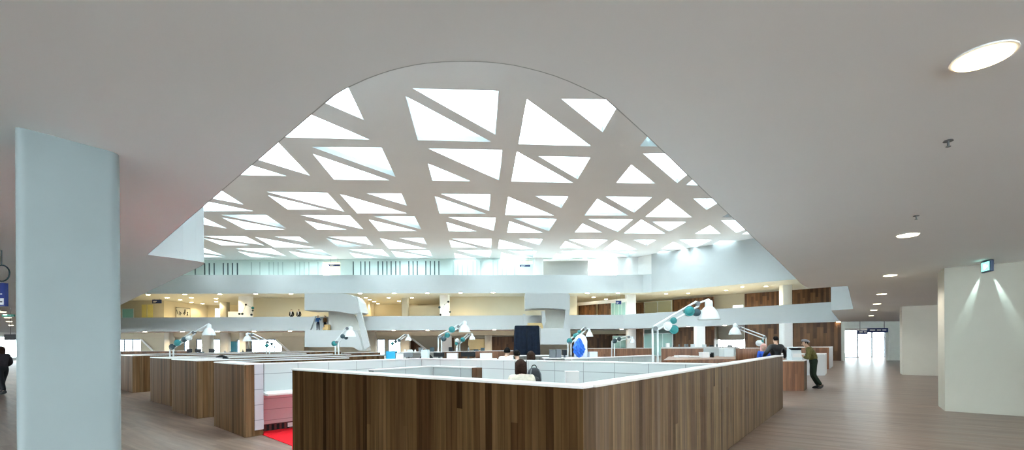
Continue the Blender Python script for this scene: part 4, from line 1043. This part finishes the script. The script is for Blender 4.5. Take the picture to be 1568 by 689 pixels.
for v in mb.bm.verts: v.co.z = max(v.co.z, 0)
mb.build('bag_film', plain('blue_plastic', (.015, .13, .62), .3, var=.3, scale=14), t, smooth=True)
# small clutter along the far desks
clut = random.Random(3)
def clutter(pre, xs, Y, z, hmin=.08, hmax=.28):
    for i, x in enumerate(xs):
        p = at(x, 540, Y); k = clut.choice(['bottle', 'cup', 'book_stack', 'folder_box'])
        c = clut.choice([DARK, CAP, GREYM, DTEAL, CLOUD]); h = clut.uniform(hmin, hmax)
        cn = 'black' if c is DARK else 'white' if c is CAP else 'grey' if c in (GREYM, CLOUD) else 'dark teal'
        if k == 'bottle': mb = MB().lathe([(.045, 0), (.048, .02), (.048, h * .6), (.018, h * .8), (.018, h * 1.15)], n=12)
        elif k == 'cup': mb = MB().lathe([(.04, 0), (.055, h * .6), (.05, h * .6)], n=14)
        elif k == 'book_stack': mb = MB().box((-.14, -.1, 0), (.14, .1, .04)).box((-.12, -.1, .041), (.13, .1, .08)).box((-.13, -.09, .081), (.1, .1, .12))
        else: mb = MB().box((-.1, -.12, 0), (.1, .12, h)).box((-.03, -.125, h * .3), (.03, -.12, h * .7))
        tag(mb.build(k, c, None, (p.x, Y + .6, z)), '%s %s on %s, %s from its left' % (cn, k.replace('_', ' '), pre, ordn[i]), k.replace('_', ' '))
clutter('the far desk between middle lamps', [616, 624, 632, 641, 650, 659, 668, 688, 697, 716, 728, 738], 24, 1.2, .12, .3)
clutter('the desk before the right glass fronts', [1027, 1036, 1045, 1056, 1066, 1084, 1095, 1104, 1113, 1124], 31.5, 1.3, .12, .3)
clutter('the far left white desk', [296.5, 314, 334, 346, 362, 394], 25, 1.15, .1, .22)
# chair backs and round tops showing above the walls
def chair(label, x, ytop, Y, rz=0.0, w=.46):
    p = at(x, ytop, Y); t = thing('office_chair', label, 'chair', (p.x, Y, 0), rz)
    h = p.z
    MB().box((-w / 2, -.22, .46), (w / 2, .24, .54)).build('seat', DARK, t, bevel=.03)
    mb = MB(); n = 16; pts = []
    for k in range(n + 1):
        a = PI * k / n; pts.append((w / 2 * math.cos(a), max(.62, h - w / 2 + w / 2 * math.sin(a)) if k not in (0, n) else .62))
    f = [Vector((x_, -.26, z_)) for x_, z_ in pts]; mb.face3(f, [v + Vector((0, .05, 0)) for v in f]); mb.build('backrest', DARK, t, smooth=False)
    MB().tube((0, -.23, .4), (0, -.23, .7), .025).tube((0, 0, .1), (0, 0, .46), .03).build('column', GREYM, t)
    for k in range(5):
        a = 2 * PI * k / 5; MB().tube((0, 0, .1), (.28 * math.cos(a), .28 * math.sin(a), .05), .02).ball((.28 * math.cos(a), .28 * math.sin(a), .03), .03).build('leg', GREYM, t)
    return t
chair('dark chair back with rounded top showing above the second run of the left row', 348, 543.5, 12.6)
chair('dark chair back low over the farthest run, just right of the pillar', 242, 545.5, 17.2)
chair('dark chair back showing right of the farthest run behind the left lamp', 249, 540.5, 20.5)
chair('dark chair back showing above the long white high desk, between the middle monitors', 655, 541, 15.4)
# white case on the desk in the near enclosure
wp = on_line(876, F0 + fn * .45, fd)
t = wbox('desk_unit', 'white boxy unit on the desk against the back wall of the near enclosure', 'box', 867, 887, 570, 590, wp.y, .741, CAP, .22)

# ================================================================== PEOPLE
def skin_mesh(name, J, edges, root, mat, parent, sub=2, extra=None):
    """J: name -> (point, radius). one continuous surface grown round the joint graph"""
    names = [n for n in J if any(n in e for e in edges)]
    idx = {n: i for i, n in enumerate(names)}
    me = bpy.data.meshes.new(name); me.from_pydata([tuple(J[n][0]) for n in names], [(idx[a], idx[b]) for a, b in edges], [])
    o = bpy.data.objects.new(name, me); C.objects.link(o)
    m = o.modifiers.new('s', 'SKIN'); m.use_smooth_shade = True
    for i, n in enumerate(names):
        r = J[n][1]; sv = me.skin_vertices[0].data[i]
        sv.radius = (r, r) if isinstance(r, (int, float)) else r
        sv.use_root = (n == root)
    s = o.modifiers.new('u', 'SUBSURF'); s.levels = sub; s.render_levels = sub
    dg = bpy.context.evaluated_depsgraph_get(); dg.update()
    ev = o.evaluated_get(dg); m2 = bpy.data.meshes.new_from_object(ev)
    bpy.data.objects.remove(o); bpy.data.meshes.remove(me)
    m2.name = name; m2.materials.clear(); m2.materials.append(mat)
    if extra:
        bm = bmesh.new(); bm.from_mesh(m2); extra(bm); bm.to_mesh(m2); bm.free()
    for p in m2.polygons: p.use_smooth = True
    o = bpy.data.objects.new(name, m2); C.objects.link(o)
    if parent: o.parent = parent
    return o
def V3(*a): return Vector(a)
def add_hand(bm, w, dirv, side, up=None, s=1.0):
    """palm, four unequal bent fingers and a thumb, added at wrist w pointing along dirv"""
    mb = MB.__new__(MB); mb.bm = bm
    dirv = dirv.normalized(); up = (up or Vector((0, 0, 1)))
    x = dirv.cross(up); x = Vector((1, 0, 0)) if x.length < .1 else x.normalized()
    nrm = x.cross(dirv).normalized()
    M = Matrix((( x.x, dirv.x, nrm.x), (x.y, dirv.y, nrm.y), (x.z, dirv.z, nrm.z))).to_4x4()
    bmesh.ops.create_uvsphere(bm, u_segments=12, v_segments=8, radius=1, matrix=Matrix.Translation(w + dirv * .05 * s) @ M @ Matrix.Diagonal((.042 * s, .055 * s, .018 * s, 1)))
    for k, (o_, L) in enumerate(((-.03, .062), (-.01, .075), (.011, .070), (.03, .055))):
        a = w + dirv * .088 * s + x * o_ * s
        b = a + (dirv * .92 - nrm * .3).normalized() * L * .5 * s
        c = b + (dirv * .6 - nrm * .8).normalized() * L * .5 * s
        mb.tube(a, b, .0088 * s, .008 * s, n=8).ball(b, .008 * s, n=8).tube(b, c, .008 * s, .0062 * s, n=8).ball(c, .0064 * s, n=8)
    a = w + dirv * .03 * s + x * .036 * s * side; b = a + (dirv * .6 + x * side * .7 - nrm * .25).normalized() * .035 * s; c = b + (dirv * .9 - nrm * .4).normalized() * .028 * s
    mb.tube(a, b, .011 * s, .0095 * s, n=8).ball(b, .0096 * s, n=8).tube(b, c, .0092 * s, .007 * s, n=8).ball(c, .0072 * s, n=8)
def hairmesh(kind, head, look, mat, parent, R=.1, length=.3):
    look = look.normalized(); mb = MB(); bm = mb.bm
    bmesh.ops.create_uvsphere(bm, u_segments=24, v_segments=16, radius=1)
    side = look.cross(Vector((0, 0, 1))).normalized(); up = side.cross(look).normalized()
    for v in bm.verts:
        c = v.co.copy(); a = c.y                       # local y = look
        k = 1 + .03 * math.sin(14 * c.x + 3 * c.z)
        x, y, z = c.x * R * .93 * k, c.y * R * 1.08 * k, c.z * R * 1.12 * k
        if a > .25 and c.z < .45: y *= .35; z = z * .5 + R * .35     # open the face
        if kind == 'long' and c.z < 0 and a < .3:
            z *= (1 + length / R * .9); y = y * .8 - R * .12; x *= 1.15
        elif kind == 'short' and c.z < -.2: z = -R * .3 + z * .15; x *= .92
        v.co = head + side * x + look * (y - R * .1) + up * (z + R * .12)
    return mb.build('hair', mat, parent, smooth=True)
CLOTH = {}
def cloth(name, col, var=.15):
    if name not in CLOTH: CLOTH[name] = plain(name, col, .8, var=var, scale=18, spec=.2)
    return CLOTH[name]
def person(label, loc, J, look, top, bottom, hair, hairkind='short', shoes=None, hl=.28, hands=True, skin=SKIN, headgear=None, face=True):
    t = thing('person', label, 'person', loc)
    hd, hr = J['head']
    jaw = hd + (J['neck'][0] - hd).normalized() * .075 + look * .02
    J2 = dict(J)
    for n_ in ('pelvis', 'belly', 'chest', 'hipL', 'hipR', 'shL', 'shR'): J2[n_] = (J[n_][0], J[n_][1] * .8)
    J2['jaw'] = (jaw, .062); J2['crown'] = (hd + (hd - J['neck'][0]).normalized() * .075, .062); J2['head'] = (hd, (.077, .092))
    E = [('pelvis', 'belly'), ('belly', 'chest'), ('chest', 'neck'), ('neck', 'jaw'), ('jaw', 'head'), ('head', 'crown')]
    for s in 'LR':
        E += [('chest', 'sh' + s), ('sh' + s, 'el' + s), ('el' + s, 'wr' + s), ('pelvis', 'hip' + s), ('hip' + s, 'kn' + s), ('kn' + s, 'an' + s), ('an' + s, 'toe' + s)]
    side = look.cross(Vector((0, 0, 1))).normalized()
    def extra(bm):
        mb = MB.__new__(MB); mb.bm = bm
        for s in (-1, 1): mb.ball(hd + side * s * .078 - look * .005, .024, (.5, .8, 1.2), 10)
        mb.ball(hd + look * .097 - Vector((0, 0, .012)), .014, (.8, 1.2, 1.5), 10)
        mb.ball(hd + look * .088 - Vector((0, 0, .048)), .018, (1.3, .7, .45), 10)
        if hands:
            for s, n_ in ((-1, 'L'), (1, 'R')):
                w = J['wr' + n_][0]; d_ = J.get('hd' + n_, (w + (w - J['el' + n_][0]), 0))[0] - w
                add_hand(bm, w, d_, s)
    body = skin_mesh('body', J2, E, 'pelvis', skin, t, extra=extra)
    if face:
        m = MB()
        for s in (-1, 1): m.ball(hd + side * s * .03 + look * .088 + Vector((0, 0, .012)), .009, n=8)
        m.build('eyes', DARK, t)
    g_ = lambda n, k=1.0, add=.0: (J[n][0], (J[n][1] if isinstance(J[n][1], (int, float)) else J[n][1][0]) * k + add)
    T = {n: g_(n, 1.0, .026) for n in ('pelvis', 'belly', 'chest', 'shL', 'shR', 'elL', 'elR')}
    T['neck'] = (J['chest'][0].lerp(J['neck'][0], .7), .07)
    for s in 'LR': T['wr' + s] = (J['el' + s][0].lerp(J['wr' + s][0], .93), J['wr' + s][1] + .016)
    skin_mesh('jacket', T, [('pelvis', 'belly'), ('belly', 'chest'), ('chest', 'neck')] + [e for s in 'LR' for e in (('chest', 'sh' + s), ('sh' + s, 'el' + s), ('el' + s, 'wr' + s))], 'pelvis', top, t)
    Bt = {n: g_(n, 1.0, .018) for n in ('pelvis', 'hipL', 'hipR', 'knL', 'knR')}
    Bt['waist'] = (J['pelvis'][0].lerp(J['belly'][0], .8), J['belly'][1] + .012)
    for s in 'LR': Bt['an' + s] = (J['kn' + s][0].lerp(J['an' + s][0], .95), .058)
    skin_mesh('trousers', Bt, [('waist', 'pelvis')] + [e for s in 'LR' for e in (('pelvis', 'hip' + s), ('hip' + s, 'kn' + s), ('kn' + s, 'an' + s))], 'pelvis', bottom, t)
    for s in 'LR':
        a, b = J['an' + s][0], J['toe' + s][0]; mb = MB(); d = (b - a); d.z = 0; d.normalize()
        low = min(a.z, b.z) - .035
        bmesh.ops.create_uvsphere(mb.bm, u_segments=16, v_segments=10, radius=1)
        for v in mb.bm.verts:
            c = v.co.copy(); sd = Vector((-d.y, d.x, 0)); z = max(c.z, -.55) * .06
            v.co = a.lerp(b, .5) * 1.0 + d * c.x * .155 + sd * c.y * .05 + Vector((0, 0, 0))
            v.co.z = (a.z if c.x < 0 else b.z) * 0 + low + .035 + z + (0.03 if c.x < -.1 and c.z > 0 else 0) + (max(0, a.z - b.z) * (-c.x) * .8)
        mb.build('shoe', shoes or DARK, t, smooth=True)
    if headgear: headgear(hd, look, t)
    elif hair is not None: hairmesh(hairkind, hd, look, hair, t, .102, hl)
    return t
def standing(h=1.75, ang=0.0, arm=(.0, .0), lean=0.0, step=0.0, armpose=None):
    """relaxed standing joints, facing local +y turned by ang"""
    k = h / 1.75; R = Matrix.Rotation(ang, 3, 'Z')
    P = {'pelvis': ((0, 0, .95), .125), 'belly': ((0, .01 + lean * .3, 1.10), .115), 'chest': ((0, .0 + lean * .8, 1.33), .135), 'neck': ((0, .01 + lean, 1.50), .055), 'head': ((0, .03 + lean * 1.2, 1.64), .09)}
    for s, sx in (('L', -1), ('R', 1)):
        P['sh' + s] = ((sx * .18, lean * .85, 1.42), .06); P['el' + s] = ((sx * .24, -.03 + lean * .7, 1.13), .046); P['wr' + s] = ((sx * .23, .07 + lean * .8, .89), .032)
        P['hip' + s] = ((sx * .095, 0, .90), .095); P['kn' + s] = ((sx * .10, .02 + sx * step, .50), .062); P['an' + s] = ((sx * .10, -.02 + sx * step * 1.7, .085), .045); P['toe' + s] = ((sx * .12, .13 + sx * step * 1.7, .04), .036)
    if armpose: P.update(armpose)
    return {n: (R @ (Vector(p) * k), r * k) for n, (p, r) in P.items()}, R @ Vector((0, 1, 0))
def seated(seat=.58, ang=0.0, lean=.08, k=1.0, reach=.38):
    R = Matrix.Rotation(ang, 3, 'Z'); s0 = seat
    P = {'pelvis': ((0, 0, s0 + .10), .125), 'belly': ((0, .02, s0 + .25), .115), 'chest': ((0, lean, s0 + .47), .13), 'neck': ((0, lean * 1.4, s0 + .62), .055), 'head': ((0, lean * 1.8 + .03, s0 + .75), .09)}
    for s, sx in (('L', -1), ('R', 1)):
        P['sh' + s] = ((sx * .17, lean * 1.1, s0 + .55), .058); P['el' + s] = ((sx * .23, lean + .12, s0 + .30), .045); P['wr' + s] = ((sx * .13, lean + reach, s0 + .30), .032)
        P['hip' + s] = ((sx * .09, .02, s0 + .09), .095); P['kn' + s] = ((sx * .12, .42, s0 + .06), .062); P['an' + s] = ((sx * .12, .40, max(.1, s0 - .38)), .045); P['toe' + s] = ((sx * .13, .54, max(.05, s0 - .43)), .036)
    return {n: (R @ (Vector(p) * k), r * k) for n, (p, r) in P.items()}, R @ Vector((0, 1, 0))
HB = plain('black_hair', (.006, .005, .005), .8, var=.3, scale=40, spec=.1); HBR = plain('brown_hair', (.026, .012, .007), .8, var=.35, scale=30, spec=.15); HGR = plain('grey_beret_felt', (.20, .19, .20), .9, var=.2, scale=30)
PALESK = plain('light_skin', (.62, .42, .32), .55)
# --- man in olive jacket and grey beret, leaning on the counter
Yo = 15.95; base = Vector((at(1250, 596, Yo).x, Yo, 0))
def j(px, py, dy=0.0): return at(px, py, Yo + dy) - base
J = {'pelvis': (j(1245.5, 553), .125), 'belly': (j(1244.8, 546), .12), 'chest': (j(1240, 536.5), .14), 'neck': (j(1235.2, 530.2), .06), 'head': (j(1232.4, 525.6), .09),
     'shL': (j(1239, 534.5, -.19), .066), 'shR': (j(1239, 534.5, .19), .066), 'elL': (j(1237.2, 549.3, -.24), .05), 'elR': (j(1236, 548.6, .22), .05),
     'wrL': (j(1231, 545.3, -.10), .034), 'wrR': (j(1230.5, 546, .12), .034),
     'hipL': (j(1245.8, 556, -.09), .10), 'hipR': (j(1245.5, 556, .09), .10), 'knL': (j(1246, 574.5, -.07), .066), 'knR': (j(1243.5, 574, .1), .066),
     'anL': (j(1258.2, 590.5, -.03), .047), 'anR': (j(1253.5, 591.5, .06), .047)}
J['toeL'] = (J['anL'][0] + V3(-.13, -.06, -.05), .036); J['toeR'] = (J['anR'][0] + V3(-.14, .0, -.045), .036)
for n in ('toeL', 'toeR'): J[n][0].z = max(J[n][0].z, .04)
def beret(hd, look, t):
    hairmesh('short', hd, look, HB, t, .098)
    mb = MB(); bmesh.ops.create_uvsphere(mb.bm, u_segments=24, v_segments=12, radius=1)
    for v in mb.bm.verts: v.co = hd + V3(.025, 0, .075) + V3(v.co.x * .13, v.co.y * .125, max(v.co.z, -.5) * .065 - v.co.x * .03)
    mb.build('beret', HGR, t, smooth=True)
person('man in olive jacket and grey beret leaning on the counter, legs crossed', base, J, V3(-1, .1, -.25).normalized(), cloth('olive_jacket', (.10, .085, .025), .35), cloth('dark_green_trousers', (.012, .022, .014)), None, headgear=beret)
# --- man in black leather jacket seen from behind
LEATH = plain('black_leather', (.006, .007, .009), .45, var=.2, scale=20)
Jm, lk = standing(1.80, math.radians(10), armpose={'shL': ((-.21, .0, 1.40), .07), 'shR': ((.21, 0, 1.40), .07), 'elL': ((-.36, .05, 1.16), .055), 'elR': ((.36, -.02, 1.16), .055), 'wrL': ((-.30, .25, 1.03), .034), 'wrR': ((.42, .12, .98), .034)})
Ym = 16.6; person('man with black hair in a black leather jacket seen from behind at the counter', Vector((at(1188.5, 550, Ym).x, Ym, 0)), Jm, lk, LEATH, cloth('black_trousers', (.01, .011, .014)), HB)
# --- person in pink headscarf with blue top
Jp, lk = standing(1.50, math.radians(175), lean=.02, armpose={'elL': ((-.25, .05, 1.14), .046), 'elR': ((.25, .05, 1.14), .046), 'wrL': ((-.08, .22, 1.2), .032), 'wrR': ((.08, .22, 1.18), .032)})
PINK = cloth('pink_scarf', (.72, .42, .38), .12)
def scarf(hd, look, t):
    o = hairmesh('long', hd, look, PINK, t, .118, .22); o.name = 'headscarf'
Yq = 17.35; person('person in a pale pink headscarf and blue top facing the man in black leather', Vector((at(1169, 550, Yq).x, Yq, 0)), Jp, lk, cloth('bright_blue_top', (.03, .09, .45)), cloth('grey_trousers', (.12, .12, .14)), None, headgear=scarf, skin=PALESK)
# --- woman with long brown hair in the near enclosure
Jw, lk = seated(.47, math.radians(12), lean=.06)
Yw = 7.6; wb = Vector((at(800, 575, Yw).x, Yw, 0))
person('woman with long brown hair and cream top, seated back turned in the near enclosure', wb, Jw, lk, cloth('cream_top', (.62, .55, .45)), cloth('blue_jeans', (.03, .05, .10)), HBR, 'long', hl=.36, skin=PALESK)
def stool(label, loc, h, rz=0):
    t = thing('stool', label, 'stool', loc, rz)
    MB().lathe([(.18, h - .05), (.19, h - .02), (.18, h)], n=24).build('seat', DARK, t, smooth=True)
    MB().tube((0, 0, .02), (0, 0, h - .05), .025).build('column', GREYM, t); MB().lathe([(.2, 0), (.2, .015), (.03, .03)], n=24).build('base', GREYM, t, smooth=True)
    return t
stool('low dark stool under the woman with long brown hair', wb, .47)
# backpack on the near enclosure's back desk
kb = on_line(817.5, F0 + fn * .33, fd)
BP = plain('black_nylon', (.014, .017, .022), .6, var=.4, scale=12)
t = thing('backpack', 'black backpack with grab loop standing right of the woman with long brown hair', 'backpack', (kb.x, kb.y, .741), .2)
mb = MB(); bmesh.ops.create_icosphere(mb.bm, subdivisions=4, radius=1)
for v in mb.bm.verts:
    c = v.co; f = lambda q, e: math.copysign(abs(q) ** e, q)
    w = .135 if c.z < .2 else .135 - .05 * (c.z - .2) ** 1.5
    v.co = Vector((f(c.x, .6) * w, f(c.y, .6) * .085, .2 + f(c.z, .7) * .2))
mb.build('bag_body', BP, t, smooth=True)
mb = MB(); bmesh.ops.create_icosphere(mb.bm, subdivisions=3, radius=1)
for v in mb.bm.verts: v.co = Vector((v.co.x * .1, -.085 + v.co.y * .04, .13 + v.co.z * .10))
mb.build('front_pocket', BP, t, smooth=True)
mb = MB()
for k in range(8):
    a, b = PI * k / 8, PI * (k + 1) / 8; mb.tube((.05 * math.cos(a), 0, .39 + .055 * math.sin(a)), (.05 * math.cos(b), 0, .39 + .055 * math.sin(b)), .009, n=6)
mb.build('grab_loop', DARK, t)
mb = MB()
for s in (-1, 1):
    pts = [V3(s * .07, -.08, .37), V3(s * .10, -.12, .28), V3(s * .11, -.12, .16), V3(s * .09, -.09, .06)]
    for a, b in zip(pts, pts[1:]): mb.tube(a, b, .011, n=6)
mb.build('shoulder_strap', GREYM, t)
# --- three people behind the back wall of the near enclosure
for (px, Yv, seat, ang, lab, top, hair, kind, sk) in [
    (773, 13.2, .62, -20, 'man with short dark hair in a white shirt, seated behind the white back wall', cloth('white_shirt', (.72, .72, .72), .04), HB, 'short', SKIN),
    (795.5, 12.1, .56, 20, 'person in a dark and yellow top seated between white shirt and purple top', cloth('dark_yellow_top', (.05, .045, .02), .5), HB, 'short', SKIN),
    (813.5, 10.9, .55, 0, 'woman with brown hair in a purple top, seated right of the person with black hair', cloth('purple_top', (.20, .02, .14)), HBR, 'long', PALESK)]:
    Js, lk = seated(seat, math.radians(ang), lean=.1)
    b = Vector((at(px, 545, Yv).x, Yv, 0))
    person(lab, b, Js, lk, top, cloth('dark_trousers', (.02, .02, .03)), hair, kind, hl=.2, skin=sk)
    stool('dark stool under the ' + ('man in the white shirt' if px == 773 else 'person in the dark and yellow top' if px < 800 else 'woman in the purple top'), b, seat)
# --- people far off on the galleries and in the pod
Jf, lk = standing(1.62, math.radians(200), step=.1, armpose={'elL': ((-.3, .1, 1.2), .046), 'wrL': ((-.28, .3, 1.32), .032)})
p = at(487, 505, 52.4); person('person in a blue top and dark trousers standing in the left stair pod', Vector((p.x, 52.4, at(487, 505.3, 51.5).z + .02)), Jf, lk, cloth('mid_blue_top', (.04, .12, .32)), cloth('navy_trousers', (.01, .012, .03)), HB, hands=False, face=False)
Jf, lk = standing(1.66, math.radians(160)); p = at(495, 497, 52.9)
person('person in brown standing on the wood steps inside the left stair pod', Vector((p.x, 53.4, at(495, 505, 51.5).z + .02)), Jf, lk, cloth('brown_coat', (.13, .07, .03)), cloth('black_trousers', (.01, .011, .014)), HB, hands=False, face=False)
for px, l in ((446.5, 'left one of the pair in black and white clothes on the left gallery'), (457.5, 'right one of the pair in black and white clothes on the left gallery')):
    Jf, lk = standing(1.72, math.radians(185)); p = at(px, 480, 56.5)
    q = person(l, Vector((p.x, 56.5, 4.21)), Jf, lk, cloth('black_suit', (.012, .012, .014)), cloth('black_trousers', (.01, .011, .014)), HB, hands=False, face=False)
    MB().face3([V3(-.07, -.178, 1.45), V3(.07, -.178, 1.45), V3(.03, -.16, 1.05), V3(-.03, -.16, 1.05)], [V3(-.07, -.10, 1.45), V3(.07, -.10, 1.45), V3(.03, -.10, 1.05), V3(-.03, -.10, 1.05)]).build('shirt_front', CAP, q)
# --- person walking at the left edge
Jf, lk = standing(1.6, math.radians(75), step=.16, lean=.03, armpose={'elL': ((-.25, -.08, 1.13), .05), 'wrL': ((-.22, .05, .92), .032), 'elR': ((.25, .0, 1.13), .05), 'wrR': ((.2, .2, 1.0), .032)})
p = g(4, 603); person('person in a dark coat with brown hair walking in the corridor left of the pillar', Vector((p.x, p.y, 0)), Jf, lk, cloth('dark_coat', (.022, .018, .022)), cloth('black_trousers', (.01, .011, .014)), HBR, 'long', hl=.12)

# ================================================================== LIGHT, SKY, CAMERA
w = bpy.data.worlds.new('sky'); bpy.context.scene.world = w; w.use_nodes = True
bgn = w.node_tree.nodes['Background']; bgn.inputs[0].default_value = (.90, .96, 1.0, 1); bgn.inputs[1].default_value = 15.0
cam = bpy.data.cameras.new('camera'); co = bpy.data.objects.new('camera', cam); C.objects.link(co)
co.location = (0, 0, EYE); co.rotation_euler = (PI / 2, RL, 0)
cam.sensor_width = 36; cam.lens = F / 1568 * 36; cam.shift_y = (CY - 344.5) / 1568; cam.clip_end = 400
sc = bpy.context.scene; sc.camera = co
sc.view_settings.view_transform = 'Standard'; sc.view_settings.look = 'None'; sc.view_settings.gamma = 1.0; sc.view_settings.use_curve_mapping = False
sc.view_settings.exposure = 0.66
cy = sc.cycles; cy.max_bounces = 12; cy.diffuse_bounces = 8; cy.glossy_bounces = 4; cy.transmission_bounces = 6; cy.transparent_max_bounces = 12
cy.use_denoising = True; cy.sample_clamp_indirect = 8; cy.caustics_reflective = False; cy.caustics_refractive = False
